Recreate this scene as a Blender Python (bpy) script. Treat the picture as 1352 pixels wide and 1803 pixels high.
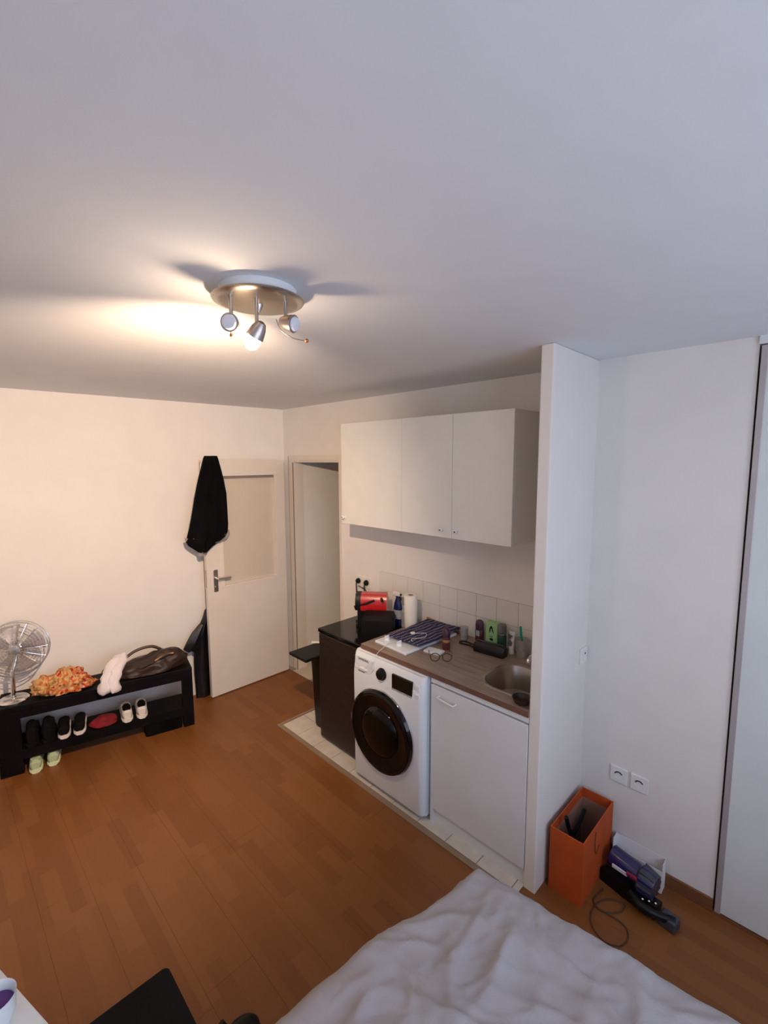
import bpy, bmesh, math, random
from mathutils import Vector, Matrix, noise
random.seed(7)
for o in list(bpy.data.objects): bpy.data.objects.remove(o)
sc = bpy.context.scene
COL = sc.collection
PI = math.pi
# ------------------------------------------------------------------ camera
CAM = Vector((3.81179, -2.45610, 2.01987)); FPX = 811.89
CR = Vector((0.7079, 0.7063, -0.0029)).normalized()
CF = Vector((-0.7022, 0.7033, -0.1104)).normalized()
CU = CR.cross(CF).normalized(); CR = CF.cross(CU).normalized()
cd = bpy.data.cameras.new('camera'); cam = bpy.data.objects.new('camera', cd); COL.objects.link(cam)
cd.sensor_fit = 'HORIZONTAL'; cd.sensor_width = 36; cd.lens = FPX / 1352 * 36; cd.clip_start = .02
cam.matrix_world = Matrix(((CR.x, CU.x, -CF.x, CAM.x), (CR.y, CU.y, -CF.y, CAM.y), (CR.z, CU.z, -CF.z, CAM.z), (0, 0, 0, 1)))
sc.camera = cam
# ------------------------------------------------------------------ daylight + exposure
w = bpy.data.worlds.new('world'); sc.world = w; w.use_nodes = True
bg = w.node_tree.nodes['Background']; bg.inputs[0].default_value = (.70, .78, 1, 1); bg.inputs[1].default_value = 4.9
WIN = (-3.0, -.75, 1.0, 2.35)           # window in the end wall behind the camera: y0 y1 z0 z1
XE = 5.0                                 # inner face of that wall
YB = -3.3
pl = bpy.data.lights.new('window_portal', 'AREA'); pl.shape = 'RECTANGLE'; pl.size = WIN[3] - WIN[2]; pl.size_y = WIN[1] - WIN[0]
pl.cycles.is_portal = True
po = bpy.data.objects.new('window_portal', pl); COL.objects.link(po)
po.location = (XE + .05, (WIN[0] + WIN[1]) / 2, (WIN[2] + WIN[3]) / 2); po.rotation_euler = (0, PI / 2, 0)
BULB_POWER = 218; BULB_GLOW = 5.5
vs = sc.view_settings; vs.view_transform = 'Standard'; vs.look = 'None'; vs.gamma = 1; vs.use_curve_mapping = False
vs.exposure = 0.0

def at(u, v, x=None, y=None, z=None):
    r = CF + CR * ((u - 676) / FPX) - CU * ((v - 901.5) / FPX)
    t = (x - CAM.x) / r.x if x is not None else (y - CAM.y) / r.y if y is not None else (z - CAM.z) / r.z
    return CAM + r * t

# ------------------------------------------------------------------ materials
MATS = {}
def mat(name, col, rough=.5, metal=0, var=.06, vscale=6, bump=0, bscale=80, emit=None, estr=0, coat=0, spec=.5, alpha=None, trans=0, stretch=None, col2=None):
    if name in MATS: return MATS[name]
    m = bpy.data.materials.new(name); m.use_nodes = True; nt = m.node_tree; N = nt.nodes; L = nt.links
    b = N['Principled BSDF']; b.inputs['Roughness'].default_value = rough; b.inputs['Metallic'].default_value = metal
    b.inputs['Specular IOR Level'].default_value = spec; b.inputs['Coat Weight'].default_value = coat
    if trans: b.inputs['Transmission Weight'].default_value = trans
    if alpha is not None: b.inputs['Alpha'].default_value = alpha
    tc = N.new('ShaderNodeTexCoord'); no = N.new('ShaderNodeTexNoise'); no.inputs['Scale'].default_value = vscale; no.inputs['Detail'].default_value = 5
    src = tc.outputs['Object']
    if stretch:
        mp = N.new('ShaderNodeMapping'); mp.inputs['Scale'].default_value = stretch; L.new(src, mp.inputs[0]); src = mp.outputs[0]
    L.new(src, no.inputs['Vector'])
    mx = N.new('ShaderNodeMix'); mx.data_type = 'RGBA'
    c = Vector(col)
    c2 = Vector(col2) if col2 else c * (1 + var)
    c1 = c if col2 else c * (1 - var)
    mx.inputs[6].default_value = (*c1, 1); mx.inputs[7].default_value = (*c2, 1)
    mr = N.new('ShaderNodeMapRange'); mr.inputs[1].default_value = .35; mr.inputs[2].default_value = .65
    L.new(no.outputs['Fac'], mr.inputs[0]); L.new(mr.outputs[0], mx.inputs[0]); L.new(mx.outputs[2], b.inputs['Base Color'])
    if bump:
        n2 = N.new('ShaderNodeTexNoise'); n2.inputs['Scale'].default_value = bscale; n2.inputs['Detail'].default_value = 4; L.new(src, n2.inputs['Vector'])
        bp = N.new('ShaderNodeBump'); bp.inputs['Strength'].default_value = bump; bp.inputs['Distance'].default_value = .002
        L.new(n2.outputs['Fac'], bp.inputs['Height']); L.new(bp.outputs[0], b.inputs['Normal'])
    if emit:
        b.inputs['Emission Color'].default_value = (*emit, 1); b.inputs['Emission Strength'].default_value = estr
    MATS[name] = m; return m

def wood_floor():
    m = bpy.data.materials.new('laminate_strips'); m.use_nodes = True; nt = m.node_tree; N = nt.nodes; L = nt.links; b = N['Principled BSDF']
    def math_(op, a, bb=None):
        n = N.new('ShaderNodeMath'); n.operation = op
        for i, q in enumerate((a, bb)):
            if q is None: continue
            if isinstance(q, (int, float)): n.inputs[i].default_value = q
            else: L.new(q, n.inputs[i])
        return n.outputs[0]
    g = N.new('ShaderNodeNewGeometry'); s = N.new('ShaderNodeSeparateXYZ'); L.new(g.outputs['Position'], s.inputs[0])
    row = math_('FLOOR', math_('DIVIDE', math_('ADD', s.outputs[1], 10.0), .065))
    wn = N.new('ShaderNodeTexWhiteNoise'); wn.noise_dimensions = '1D'; L.new(row, wn.inputs['W'])
    cx = math_('FLOOR', math_('DIVIDE', math_('ADD', s.outputs[0], math_('MULTIPLY', wn.outputs['Value'], 7.3)), .42))
    cb = N.new('ShaderNodeCombineXYZ'); L.new(cx, cb.inputs[0]); L.new(row, cb.inputs[1])
    w2 = N.new('ShaderNodeTexWhiteNoise'); w2.noise_dimensions = '2D'; L.new(cb.outputs[0], w2.inputs['Vector'])
    mp = N.new('ShaderNodeMapping'); mp.inputs['Scale'].default_value = (3, 45, 1); L.new(g.outputs['Position'], mp.inputs[0])
    no = N.new('ShaderNodeTexNoise'); no.inputs['Scale'].default_value = 1.6; no.inputs['Detail'].default_value = 6; L.new(mp.outputs[0], no.inputs['Vector'])
    fac = math_('ADD', math_('MULTIPLY', w2.outputs['Value'], .72), math_('MULTIPLY', no.outputs['Fac'], .28))
    cr = N.new('ShaderNodeValToRGB'); e = cr.color_ramp.elements
    e[0].position = .1; e[0].color = (.190, .064, .0145, 1); e[1].position = .95; e[1].color = (.245, .093, .0245, 1)
    k = e.new(.5); k.color = (.217, .078, .019, 1)
    L.new(fac, cr.inputs[0]); L.new(cr.outputs[0], b.inputs['Base Color']); b.inputs['Roughness'].default_value = .42
    b.inputs['Specular IOR Level'].default_value = .4
    return m

M = dict(
 wall=mat('wall_paint', (.83, .815, .795), .9, var=.015, bump=.12, bscale=220),
 wall2=mat('wall_paint_right', (.80, .77, .72), .9, var=.015, bump=.12, bscale=220),
 ceil=mat('ceiling_paint', (.77, .79, .815), .95, var=.012, bump=.1, bscale=200),
 door=mat('door_paint', (.74, .70, .64), .5, var=.02),
 pane=mat('door_pane', (.63, .57, .49), .4, var=.015, vscale=8, bump=.1, bscale=120),
 trim=mat('trim_paint', (.76, .72, .66), .5, var=.02),
 white=mat('white_lacquer', (.75, .78, .79), .42, var=.015),
 cabw=mat('cabinet_white', (.77, .775, .745), .5, var=.02),
 app=mat('appliance_white', (.79, .85, .90), .3, var=.01),
 grout=mat('grout', (.36, .33, .30), .9),
 tile=mat('floor_tile', (.62, .57, .50), .4, var=.06, vscale=14),
 htile=mat('hall_tile', (.60, .54, .45), .4, var=.06, vscale=9),
 wtile=mat('wall_tile', (.78, .76, .73), .2, var=.02),
 wgrout=mat('wall_grout', (.45, .42, .38), .9),
 edge=mat('edge_strip', (.27, .19, .125), .45, var=.08),
 base=mat('baseboard_wood', (.20, .075, .03), .5, var=.15, vscale=8, stretch=(2, 20, 20)),
 black=mat('black_wood', (.0045, .0042, .005), .55, var=.3, spec=.12),
 plastic=mat('black_plastic', (.005, .005, .0055), .4, var=.2, spec=.25),
 gloss=mat('black_gloss', (.004, .004, .005), .10, var=.1, spec=.35),
 glasskb=mat('dark_glass', (.004, .0035, .0035), .10, var=.1, spec=.22),
 fridge=mat('fridge_dark_metal', (.042, .028, .026), .42, metal=.5, var=.15, stretch=(2, 2, 14)),
 cloth=mat('black_cloth', (.0038, .0034, .0046), .95, var=.35, bump=.5, bscale=260, spec=.1),
 leatherette=mat('black_shiny_cloth', (.006, .006, .009), .35, var=.4, vscale=10, bump=.6, bscale=40),
 lining=mat('grey_lining', (.33, .31, .31), .85, var=.15, bump=.3),
 chrome=mat('chrome', (.82, .80, .78), .12, metal=1, var=.03),
 steel=mat('brushed_steel', (.62, .57, .50), .32, metal=1, var=.08, stretch=(1, 1, 12)),
 satin=mat('satin_nickel', (.50, .45, .42), .35, metal=1, var=.08),
 brass=mat('brass_tip', (.52, .22, .10), .4, metal=.7),
 alu=mat('aluminium_rail', (.48, .44, .43), .45, metal=.3, var=.05),
 ward=mat('wardrobe_panel', (.70, .74, .72), .5, var=.02),
 dark=mat('dark_gap', (.05, .03, .03), .8),
 counter=mat('worktop_laminate', (.24, .175, .135), .42, var=.0, vscale=5, stretch=(1.2, 14, 1), col2=(.33, .25, .195), bump=.1),
 counter_edge=mat('worktop_edge', (.17, .085, .055), .5, var=.15, vscale=6, stretch=(2, 10, 30)),
 sink=mat('sink_steel', (.42, .38, .35), .28, metal=.9, var=.1, vscale=9),
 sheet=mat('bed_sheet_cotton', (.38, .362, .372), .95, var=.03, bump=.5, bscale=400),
 mattress=mat('mattress_ticking', (.7, .68, .66), .9),
 orange=mat('orange_card', (.48, .072, .006), .75, var=.10, vscale=7, bump=.2),
 orange_in=mat('orange_card_inside', (.30, .16, .12), .85, var=.12),
 paper=mat('white_paper', (.82, .80, .80), .8, var=.03),
 red=mat('red_gloss', (.50, .012, .016), .25, var=.08, coat=.4),
 redcloth=mat('dark_red_cloth', (.22, .008, .016), .85, var=.25, bump=.4),
 brown=mat('brown_leather', (.030, .014, .010), .5, var=.4, vscale=12, bump=.5, bscale=60),
 tan=mat('tan_leather', (.42, .20, .09), .5, var=.2),
 sock=mat('white_knit', (.74, .70, .72), .95, var=.05, bump=.6, bscale=220),
 shoew=mat('white_leather', (.74, .70, .66), .5, var=.05),
 shoeg=mat('pale_green_mesh', (.46, .56, .34), .7, var=.1, bump=.4),
 shoegs=mat('lime_sole', (.72, .80, .50), .6, var=.05),
 shoeb=mat('black_suede', (.005, .0045, .005), .85, var=.3, spec=.15),
 sole=mat('white_sole', (.76, .70, .64), .6, var=.05),
 blue=mat('blue_plastic', (.012, .022, .11), .25, var=.1),
 clear=mat('clear_plastic', (.86, .88, .88), .1, var=.02, trans=.85, alpha=1),
 label=mat('label_grey', (.36, .40, .46), .5, var=.2, vscale=30),
 purple=mat('purple_plastic', (.055, .022, .045), .3, var=.1),
 maroon=mat('maroon_plastic', (.10, .022, .03), .35, var=.15),
 dgreen=mat('dark_green_can', (.010, .062, .045), .3, var=.1),
 grey=mat('grey_plastic', (.13, .135, .14), .4, var=.1),
 lgreen=mat('light_green_card', (.34, .60, .26), .6, var=.06),
 teal=mat('teal_handle', (.0, .30, .20), .35, var=.08),
 vacblue=mat('violet_blue_plastic', (.016, .012, .085), .25, var=.15, coat=.3),
 vacgrey=mat('vacuum_grey_plastic', (.045, .047, .065), .35, var=.15),
 vacred=mat('magenta_plastic', (.22, .015, .045), .35),
 cable=mat('dark_cable', (.07, .035, .02), .6),
 cablew=mat('white_cable', (.74, .70, .66), .5),
 socket=mat('socket_white', (.82, .82, .78), .35, var=.01),
 tort=mat('tortoise_frame', (.055, .030, .018), .3, var=.5, vscale=60),
 towel=mat('paper_towel', (.84, .81, .76), .95, var=.02, bump=.6, bscale=150),
 violet=mat('violet_inside', (.10, .03, .22), .3),
 lens=mat('frosted_lens', (.72, .74, .80), .35, var=.05),
 curtain=mat('window_frame_white', (.8, .8, .8), .5),
)
M['wood'] = wood_floor(); M['dark_strip'] = mat('dark_strip', (.24, .20, .165), .7)  # dark tone shared by the painted recess shade and the jamb strips
def pattern_cloth():
    m = bpy.data.materials.new('orange_print_cloth'); m.use_nodes = True; nt = m.node_tree; N = nt.nodes; L = nt.links; b = N['Principled BSDF']
    tc = N.new('ShaderNodeTexCoord'); v = N.new('ShaderNodeTexVoronoi'); v.inputs['Scale'].default_value = 62; L.new(tc.outputs['Object'], v.inputs['Vector'])
    s = N.new('ShaderNodeSeparateColor'); L.new(v.outputs['Color'], s.inputs[0])
    sx = N.new('ShaderNodeSeparateXYZ'); L.new(tc.outputs['Object'], sx.inputs[0])
    ad = N.new('ShaderNodeMath'); ad.operation = 'MULTIPLY_ADD'; ad.inputs[1].default_value = 1.6; L.new(sx.outputs[1], ad.inputs[0]); L.new(s.outputs[0], ad.inputs[2])
    r = N.new('ShaderNodeValToRGB'); r.color_ramp.interpolation = 'CONSTANT'; e = r.color_ramp.elements
    e[0].position = 0; e[0].color = (.58, .33, .12, 1); e[1].position = .3; e[1].color = (.42, .17, .045, 1)
    for p, c in ((.46, (.66, .42, .20, 1)), (.62, (.62, .16, .04, 1)), (.78, (.38, .016, .012, 1)), (.9, (.70, .34, .18, 1)), (1.0, (.46, .02, .014, 1))):
        k = e.new(p); k.color = c
    L.new(ad.outputs[0], r.inputs[0]); L.new(r.outputs[0], b.inputs['Base Color']); b.inputs['Roughness'].default_value = .9
    return m
M['print'] = pattern_cloth()
def dish_towel():
    m = bpy.data.materials.new('navy_dash_towel'); m.use_nodes = True; nt = m.node_tree; N = nt.nodes; L = nt.links; b = N['Principled BSDF']
    tc = N.new('ShaderNodeTexCoord'); mp = N.new('ShaderNodeMapping'); mp.inputs['Rotation'].default_value = (0, 0, .0); L.new(tc.outputs['Object'], mp.inputs[0])
    sp_ = N.new('ShaderNodeSeparateXYZ'); L.new(mp.outputs[0], sp_.inputs[0])
    def mth(op, a, c):
        n = N.new('ShaderNodeMath'); n.operation = op
        for i_, q_ in enumerate((a, c)):
            if isinstance(q_, (int, float)): n.inputs[i_].default_value = q_
            else: L.new(q_, n.inputs[i_])
        return n.outputs[0]
    row = mth('MULTIPLY', mth('ADD', sp_.outputs[0], 1.0), 30.0)
    line = mth('LESS_THAN', mth('FRACT', row, 0), .24)
    dash = mth('GREATER_THAN', mth('FRACT', mth('ADD', mth('MULTIPLY', sp_.outputs[1], 70.0), mth('MULTIPLY', mth('FLOOR', row, 0), .37)), 0), .42)
    fc = mth('MULTIPLY', line, dash)
    mx = N.new('ShaderNodeMix'); mx.data_type = 'RGBA'; mx.inputs[6].default_value = (.018, .018, .070, 1); mx.inputs[7].default_value = (.40, .38, .44, 1)
    L.new(fc, mx.inputs[0]); L.new(mx.outputs[2], b.inputs['Base Color']); b.inputs['Roughness'].default_value = .95
    return m
M['dash'] = dish_towel()

# ------------------------------------------------------------------ mesh helpers
def link(name, me, m, parent=None, smooth=False):
    o = bpy.data.objects.new(name, me); COL.objects.link(o)
    if m is not None: me.materials.append(M[m] if isinstance(m, str) else m)
    if smooth:
        for p in me.polygons: p.use_smooth = True
    if parent: o.parent = parent
    return o
class B:
    def __init__(s): s.bm = bmesh.new()
    def _tf(s, vs, mtx):
        if mtx is not None: bmesh.ops.transform(s.bm, matrix=mtx, verts=vs)
    def box(s, x0, x1, y0, y1, z0, z1, bev=0, seg=2, mtx=None):
        r = bmesh.ops.create_cube(s.bm, size=1)['verts']
        for v in r: v.co = Vector(((x0 + x1) / 2 + v.co.x * (x1 - x0), (y0 + y1) / 2 + v.co.y * (y1 - y0), (z0 + z1) / 2 + v.co.z * (z1 - z0)))
        if bev:
            es = list({e for v in r for e in v.link_edges})
            res = bmesh.ops.bevel(s.bm, geom=es, offset=bev, segments=seg, profile=.5, affect='EDGES')
            r = list({v for v in res['verts']} | {v for v in r if v.is_valid})
        s._tf(r, mtx); return s
    def prism(s, poly, z0, z1):
        a = [s.bm.verts.new((x, y, z0)) for x, y in poly]; b = [s.bm.verts.new((x, y, z1)) for x, y in poly]; n = len(poly)
        s.bm.faces.new(a[::-1]); s.bm.faces.new(b)
        for i in range(n): s.bm.faces.new((a[i], a[(i + 1) % n], b[(i + 1) % n], b[i]))
        return s
    def lathe(s, prof, seg=24, mtx=None, cap=True):
        rings = []; vs_ = []
        for r, z in prof:
            ring = [s.bm.verts.new((r * math.cos(2 * PI * k / seg), r * math.sin(2 * PI * k / seg), z)) for k in range(seg)]; rings.append(ring); vs_ += ring
        for a, b in zip(rings, rings[1:]):
            for k in range(seg): s.bm.faces.new((a[k], a[(k + 1) % seg], b[(k + 1) % seg], b[k]))
        if cap: s.bm.faces.new(rings[0][::-1]); s.bm.faces.new(rings[-1])
        s._tf(vs_, mtx); return s
    def tube(s, pts, r, seg=8, closed=False, mtx=None):
        pts = [Vector(p) for p in pts]; n = len(pts); rr = r if isinstance(r, (list, tuple)) else [r] * n
        rings = []; up = Vector((0, 0, 1)); vs_ = []
        t0 = (pts[1] - pts[0]).normalized()
        nrm = t0.orthogonal().normalized()
        for i, p in enumerate(pts):
            if closed: t = (pts[(i + 1) % n] - pts[i - 1]).normalized()
            else: t = (pts[min(i + 1, n - 1)] - pts[max(i - 1, 0)]).normalized()
            nrm = (nrm - t * nrm.dot(t)); nrm = nrm.normalized() if nrm.length > 1e-6 else t.orthogonal().normalized()
            bi = t.cross(nrm)
            ring = [s.bm.verts.new(p + (nrm * math.cos(2 * PI * k / seg) + bi * math.sin(2 * PI * k / seg)) * rr[i]) for k in range(seg)]; rings.append(ring); vs_ += ring
        prs = list(zip(rings, rings[1:])) + ([(rings[-1], rings[0])] if closed else [])
        for a, b in prs:
            for k in range(seg): s.bm.faces.new((a[k], a[(k + 1) % seg], b[(k + 1) % seg], b[k]))
        if not closed: s.bm.faces.new(rings[0][::-1]); s.bm.faces.new(rings[-1])
        s._tf(vs_, mtx); return s
    def sphere(s, c, r, sx=1, sy=1, sz=1, seg=16, mtx=None):
        v = bmesh.ops.create_uvsphere(s.bm, u_segments=seg, v_segments=max(6, seg // 2), radius=r)['verts']
        for q in v: q.co = Vector((q.co.x * sx, q.co.y * sy, q.co.z * sz)) + Vector(c)
        s._tf(v, mtx); return s
    def loft(s, rings, cap=True):
        rv = [[s.bm.verts.new(p) for p in r] for r in rings]
        for a, b in zip(rv, rv[1:]):
            n = len(a)
            for k in range(n): s.bm.faces.new((a[k], a[(k + 1) % n], b[(k + 1) % n], b[k]))
        if cap: s.bm.faces.new(rv[0][::-1]); s.bm.faces.new(rv[-1])
        return s
    def grid(s, f, nu, nv):
        g = [[s.bm.verts.new(f(i / nu, j / nv)) for j in range(nv + 1)] for i in range(nu + 1)]
        for i in range(nu):
            for j in range(nv): s.bm.faces.new((g[i][j], g[i + 1][j], g[i + 1][j + 1], g[i][j + 1]))
        return s
    def build(s, name, m, parent=None, smooth=False, fix=True):
        if fix: bmesh.ops.recalc_face_normals(s.bm, faces=s.bm.faces)
        me = bpy.data.meshes.new(name); s.bm.to_mesh(me); s.bm.free()
        o = link(name, me, m, parent, smooth)
        if smooth: me.set_sharp_from_angle(angle=math.radians(40))
        return o
def tag(o, label, cat, group=None):
    o['label'] = label; o['category'] = cat
    if group: o['group'] = group
    return o
def struct(o): o['kind'] = 'structure'; return o
def thing(name, label, cat, loc=(0, 0, 0), rz=0, group=None):
    o = bpy.data.objects.new(name, None); COL.objects.link(o); o.location = loc; o.rotation_euler = (0, 0, rz); o.empty_display_size = .1
    return tag(o, label, cat, group)
def axis(p, d, roll=0):
    d = Vector(d).normalized(); return Matrix.Translation(Vector(p)) @ d.to_track_quat('Z', 'Y').to_matrix().to_4x4()
def smoothpath(pts, n=6):
    pts = [Vector(p) for p in pts]; out = []
    for i in range(len(pts) - 1):
        p0 = pts[max(i - 1, 0)]; p1 = pts[i]; p2 = pts[i + 1]; p3 = pts[min(i + 2, len(pts) - 1)]
        for k in range(n):
            t = k / n; out.append(.5 * ((2 * p1) + (p2 - p0) * t + (2 * p0 - 5 * p1 + 4 * p2 - p3) * t * t + (3 * p1 - p0 - 3 * p2 + p3) * t ** 3))
    return out + [pts[-1]]
def rrect(x0, x1, y0, y1, r, z, n=5):
    out = []
    for cx, cy, a in ((x1 - r, y1 - r, 0), (x0 + r, y1 - r, 90), (x0 + r, y0 + r, 180), (x1 - r, y0 + r, 270)):
        for k in range(n + 1):
            t = math.radians(a + 90 * k / n); out.append(Vector((cx + r * math.cos(t), cy + r * math.sin(t), z)))
    return out
def text(name, s, size, m, parent, mtx, ext=.0006):
    c = bpy.data.curves.new(name, 'FONT'); c.body = s; c.size = size; c.extrude = ext; c.align_x = 'CENTER'; c.align_y = 'CENTER'
    t = bpy.data.objects.new(name, c); COL.objects.link(t); bpy.context.view_layer.update()
    me = bpy.data.meshes.new_from_object(t.evaluated_get(bpy.context.evaluated_depsgraph_get())); bpy.data.objects.remove(t)
    me.materials.clear(); me.transform(mtx); return link(name, me, m, parent)

# ------------------------------------------------------------------ room shell
H = 2.5
def XL(y): return .015 + .07 * y            # left wall runs very slightly askew
XP0, XP1, YP, YA, XW = 2.8725, 2.930, -.583, -.093, 3.536   # partition, alcove wall
OX0, OX1, OZ = .165, .844, 2.022            # doorway in the kitchen wall
TX, TY = .8605, -.676                        # tiled kitchen floor corner
floor = struct(B().box(-.45, 5.1, YB - .1, 2.0, -.06, -.012).build('floor', 'grout'))
struct(B().box(-.45, 5.1, YB - .1, 2.0, H, H + .08).build('ceiling', 'ceil'))
struct(B().prism([(XL(.0), .0), (XL(YB), YB), (XL(YB) - .1, YB), (XL(0) - .1, .0)], -.012, H).build('wall_left', 'wall'))
b = B().box(-.11, OX0, 0, .1, -.012, H); b.box(OX0, OX1, 0, .1, OZ, H); b.box(OX1, XP0, 0, .1, -.012, H)
wall_r = struct(b.build('wall_right', 'wall'))
struct(B().box(XP0, XP1, YP, .1, -.012, H, bev=.006).build('wall_partition', 'wall2'))
struct(B().box(XP1, XW, YA, .1, -.012, H).build('wall_alcove', 'wall2'))
struct(B().box(XW, 5.0, .52, .62, -.012, H).build('wall_wardrobe', 'wall2'))
b = B().box(XE, XE + .1, YB, WIN[0], -.012, H); b.box(XE, XE + .1, WIN[1], .62, -.012, H); b.box(XE, XE + .1, WIN[0], WIN[1], -.012, WIN[2]); b.box(XE, XE + .1, WIN[0], WIN[1], WIN[3], H)
struct(b.build('wall_end', 'wall'))
b = B().box(-.35, XE + .1, YB - .1, YB, -.012, H)
struct(b.build('wall_back', 'wall'))
struct(B().box(OX0 - .1, OX0, .1, 1.8, -.012, H).build('wall_hall_left', 'wall'))
struct(B().box(OX0 - .1, 1.4, 1.8, 1.9, -.012, H).build('wall_hall_end', 'wall'))
struct(B().box(1.3, 1.4, .1, 1.8, -.012, H).build('wall_hall_right', 'wall'))
# window behind the camera
wn = struct(bpy.data.objects.new('window_1', None)); COL.objects.link(wn); wn.location = (XE + .06, (WIN[0] + WIN[1]) / 2, WIN[2]); wn.rotation_euler = (0, 0, PI / 2)
b = B(); W2 = (WIN[1] - WIN[0]) / 2; WH = WIN[3] - WIN[2]
b.box(-W2, W2, -.03, .03, 0, .05); b.box(-W2, W2, -.03, .03, WH - .05, WH); b.box(-W2, -W2 + .05, -.03, .03, .05, WH - .05); b.box(W2 - .05, W2, -.03, .03, .05, WH - .05); b.box(-.04, .04, -.03, .03, .05, WH - .05)
b.build('window_frame', 'curtain', wn)
gm = bpy.data.materials.new('window_glass'); gm.use_nodes = True; N_ = gm.node_tree.nodes; L_ = gm.node_tree.links
tr = N_.new('ShaderNodeBsdfTransparent'); gl = N_.new('ShaderNodeBsdfGlossy'); gl.inputs['Roughness'].default_value = .02; mxs = N_.new('ShaderNodeMixShader'); mxs.inputs[0].default_value = .06
L_.new(tr.outputs[0], mxs.inputs[1]); L_.new(gl.outputs[0], mxs.inputs[2]); L_.new(mxs.outputs[0], N_['Material Output'].inputs[0])
for s_ in (-1, 1):
    B().box(min(s_ * .04, s_ * (W2 - .05)), max(s_ * .04, s_ * (W2 - .05)), -.004, .004, .05, WH - .05).build('pane', gm, wn)
# laminate boards, tiles
def board(x0, x1, y0, y1, m='wood', name='floor_plank', z=0.0, gap=.0003):
    return B().box(x0 + gap, x1 - gap, y0 + gap, y1 - gap, -.012, z).build(name, m, floor)
def rows(y0, y1, x0, x1, seed):
    rnd = random.Random(seed); y = y1
    while y > y0 + 1e-4:
        ya = max(y - .195, y0); x = x0 - rnd.random() * 1.1
        while x < x1 - 1e-4:
            xa, xb = max(x, x0), min(x + 1.28, x1)
            if xb - xa > .002: board(xa, xb, ya, y)
            x += 1.28
        y = ya
rows(YB, TY, -.25, 5.0, 3)
rows(TY, -.06, XL(0) - .02, TX, 5)
rows(TY, YP - .0, XP0, 5.0, 6)
rows(YP, YA, XP1, 5.0, 8)
TS = .195; tx = .8866 - .0; ty = -.6386
for i in range(11):
    for j in range(4):
        x0 = tx + i * TS; x1 = min(x0 + TS, XP0); y0 = ty + j * TS; y1 = min(y0 + TS, 0)
        if x1 - x0 > .01 and y1 - y0 > .01: B().box(x0 + .002, x1 - .002, y0 + .002, y1 - .002, -.012, 0).build('tile', 'tile', floor)
for i in range(4):
    for j in range(6):
        x0 = OX0 + i * .30; y0 = -.06 + j * .30; x1 = min(x0 + .30, 1.3); y1 = min(y0 + .3, 1.8)
        if j == 0: x1 = min(x1, TX - .0)
        if x1 - x0 > .02: B().box(x0 + .002, x1 - .002, y0 + .002, y1 - .002, -.012, 0).build('hall_tile', 'htile', floor)
b = B().box(TX, XP0, TY, ty - .002, -.012, .004); b.box(TX, tx - .002, ty - .002, -.0, -.012, .004)
struct(b.build('trim_1', 'edge'))
struct(B().box(XP1, XW, YA - .012, YA, 0, .062, bev=.003).build('baseboard_alcove', 'base'))
b = B()
for k in range(5): b.box(OX0, OX0 + .008, .11 + k * .30 + .002, .11 + (k + 1) * .30 - .002, 0, .075)
struct(b.build('baseboard_hall', 'htile'))
# wall tiles behind the worktop
BT = .1481; bz = 1.1734
for r in range(2):
    for i in range(-1, 10):
        x0 = 1.4581 + i * BT; x1 = min(x0 + BT, XP0)
        if x1 - x0 < .01: continue
        z1 = bz - r * BT; B().box(x0 + .0013, x1 - .0013, -.006, 0, z1 - BT + .0013, z1 - .0013, bev=.0012, seg=1).build('wall_tile', 'wtile', wall_r)
B().box(1.4581 - BT, XP0, -.003, 0, .88, bz).build('grout_bed', 'wgrout', wall_r)
# door frame
b = B(); b.box(OX0 - .055, OX0, -.014, .0, 0, OZ + .05); b.box(OX0, OX0 + .010, -.014, .102, 0, OZ); b.box(OX0, OX1 + .03, -.014, 0, OZ, OZ + .05)
b.box(OX1, OX1 + .03, -.014, 0, 0, OZ); b.box(OX0, OX1, 0, .1, OZ - .015, OZ)
t2_ = struct(b.build('trim_2', 'trim'))
b = B(); b.box(OX0 - .0575, OX0 - .055, -.016, -.0, 0, OZ + .04); b.box(OX0 + .0098, OX0 + .0125, -.0155, -.006, 0, OZ - .016); b.build('jamb_dark_lines', 'dark_strip', t2_)  # thin dark strips drawn along the jamb edges
# open door leaf
D0, D1, DZ = -.845, -.075, 2.03; DX0, DX1 = .085, .125
door = struct(bpy.data.objects.new('door_1', None)); COL.objects.link(door); door.location = (DX0, D1, 0)
door['label'] = 'cream half-panelled door standing open with steel lever handle'
def dl(b): bmesh.ops.translate(b.bm, vec=(-DX0, -D1, 0), verts=b.bm.verts); return b
PY0, PY1, PZ0, PZ1 = -.712, -.165, .945, 1.915
b = B(); b.box(DX0, DX1, D0, D1, .008, PZ0, bev=.002); b.box(DX0, DX1, D0, D1, PZ1, DZ, bev=.002); b.box(DX0, DX1, D0, PY0, PZ0, PZ1); b.box(DX0, DX1, PY1, D1, PZ0, PZ1)
dl(b).build('leaf', 'door', door)
dl(B().box(.094, .100, PY0, PY1, PZ0, PZ1)).build('pane', 'pane', door)
b = B(); q = .018
b.box(.100, DX1 + .004, PY0, PY0 + q, PZ0, PZ1); b.box(.100, DX1 + .004, PY1 - q, PY1, PZ0, PZ1); b.box(.100, DX1 + .004, PY0 + q, PY1 - q, PZ0, PZ0 + q); b.box(.100, DX1 + .004, PY0 + q, PY1 - q, PZ1 - q, PZ1)
dl(b).build('glazing_bead', 'trim', door)
dl(B().box(.100, .116, PY0 + q, PY1 - q, PZ1 - q - .022, PZ1 - q)).build('recess_shadow', 'dark_strip', door)  # dark strip standing in for the shade under the recess top
hp = dl(B().box(DX1, DX1 + .006, -.79, -.752, .925, 1.114, bev=.004)).build('handle_plate', 'satin', door)
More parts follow.
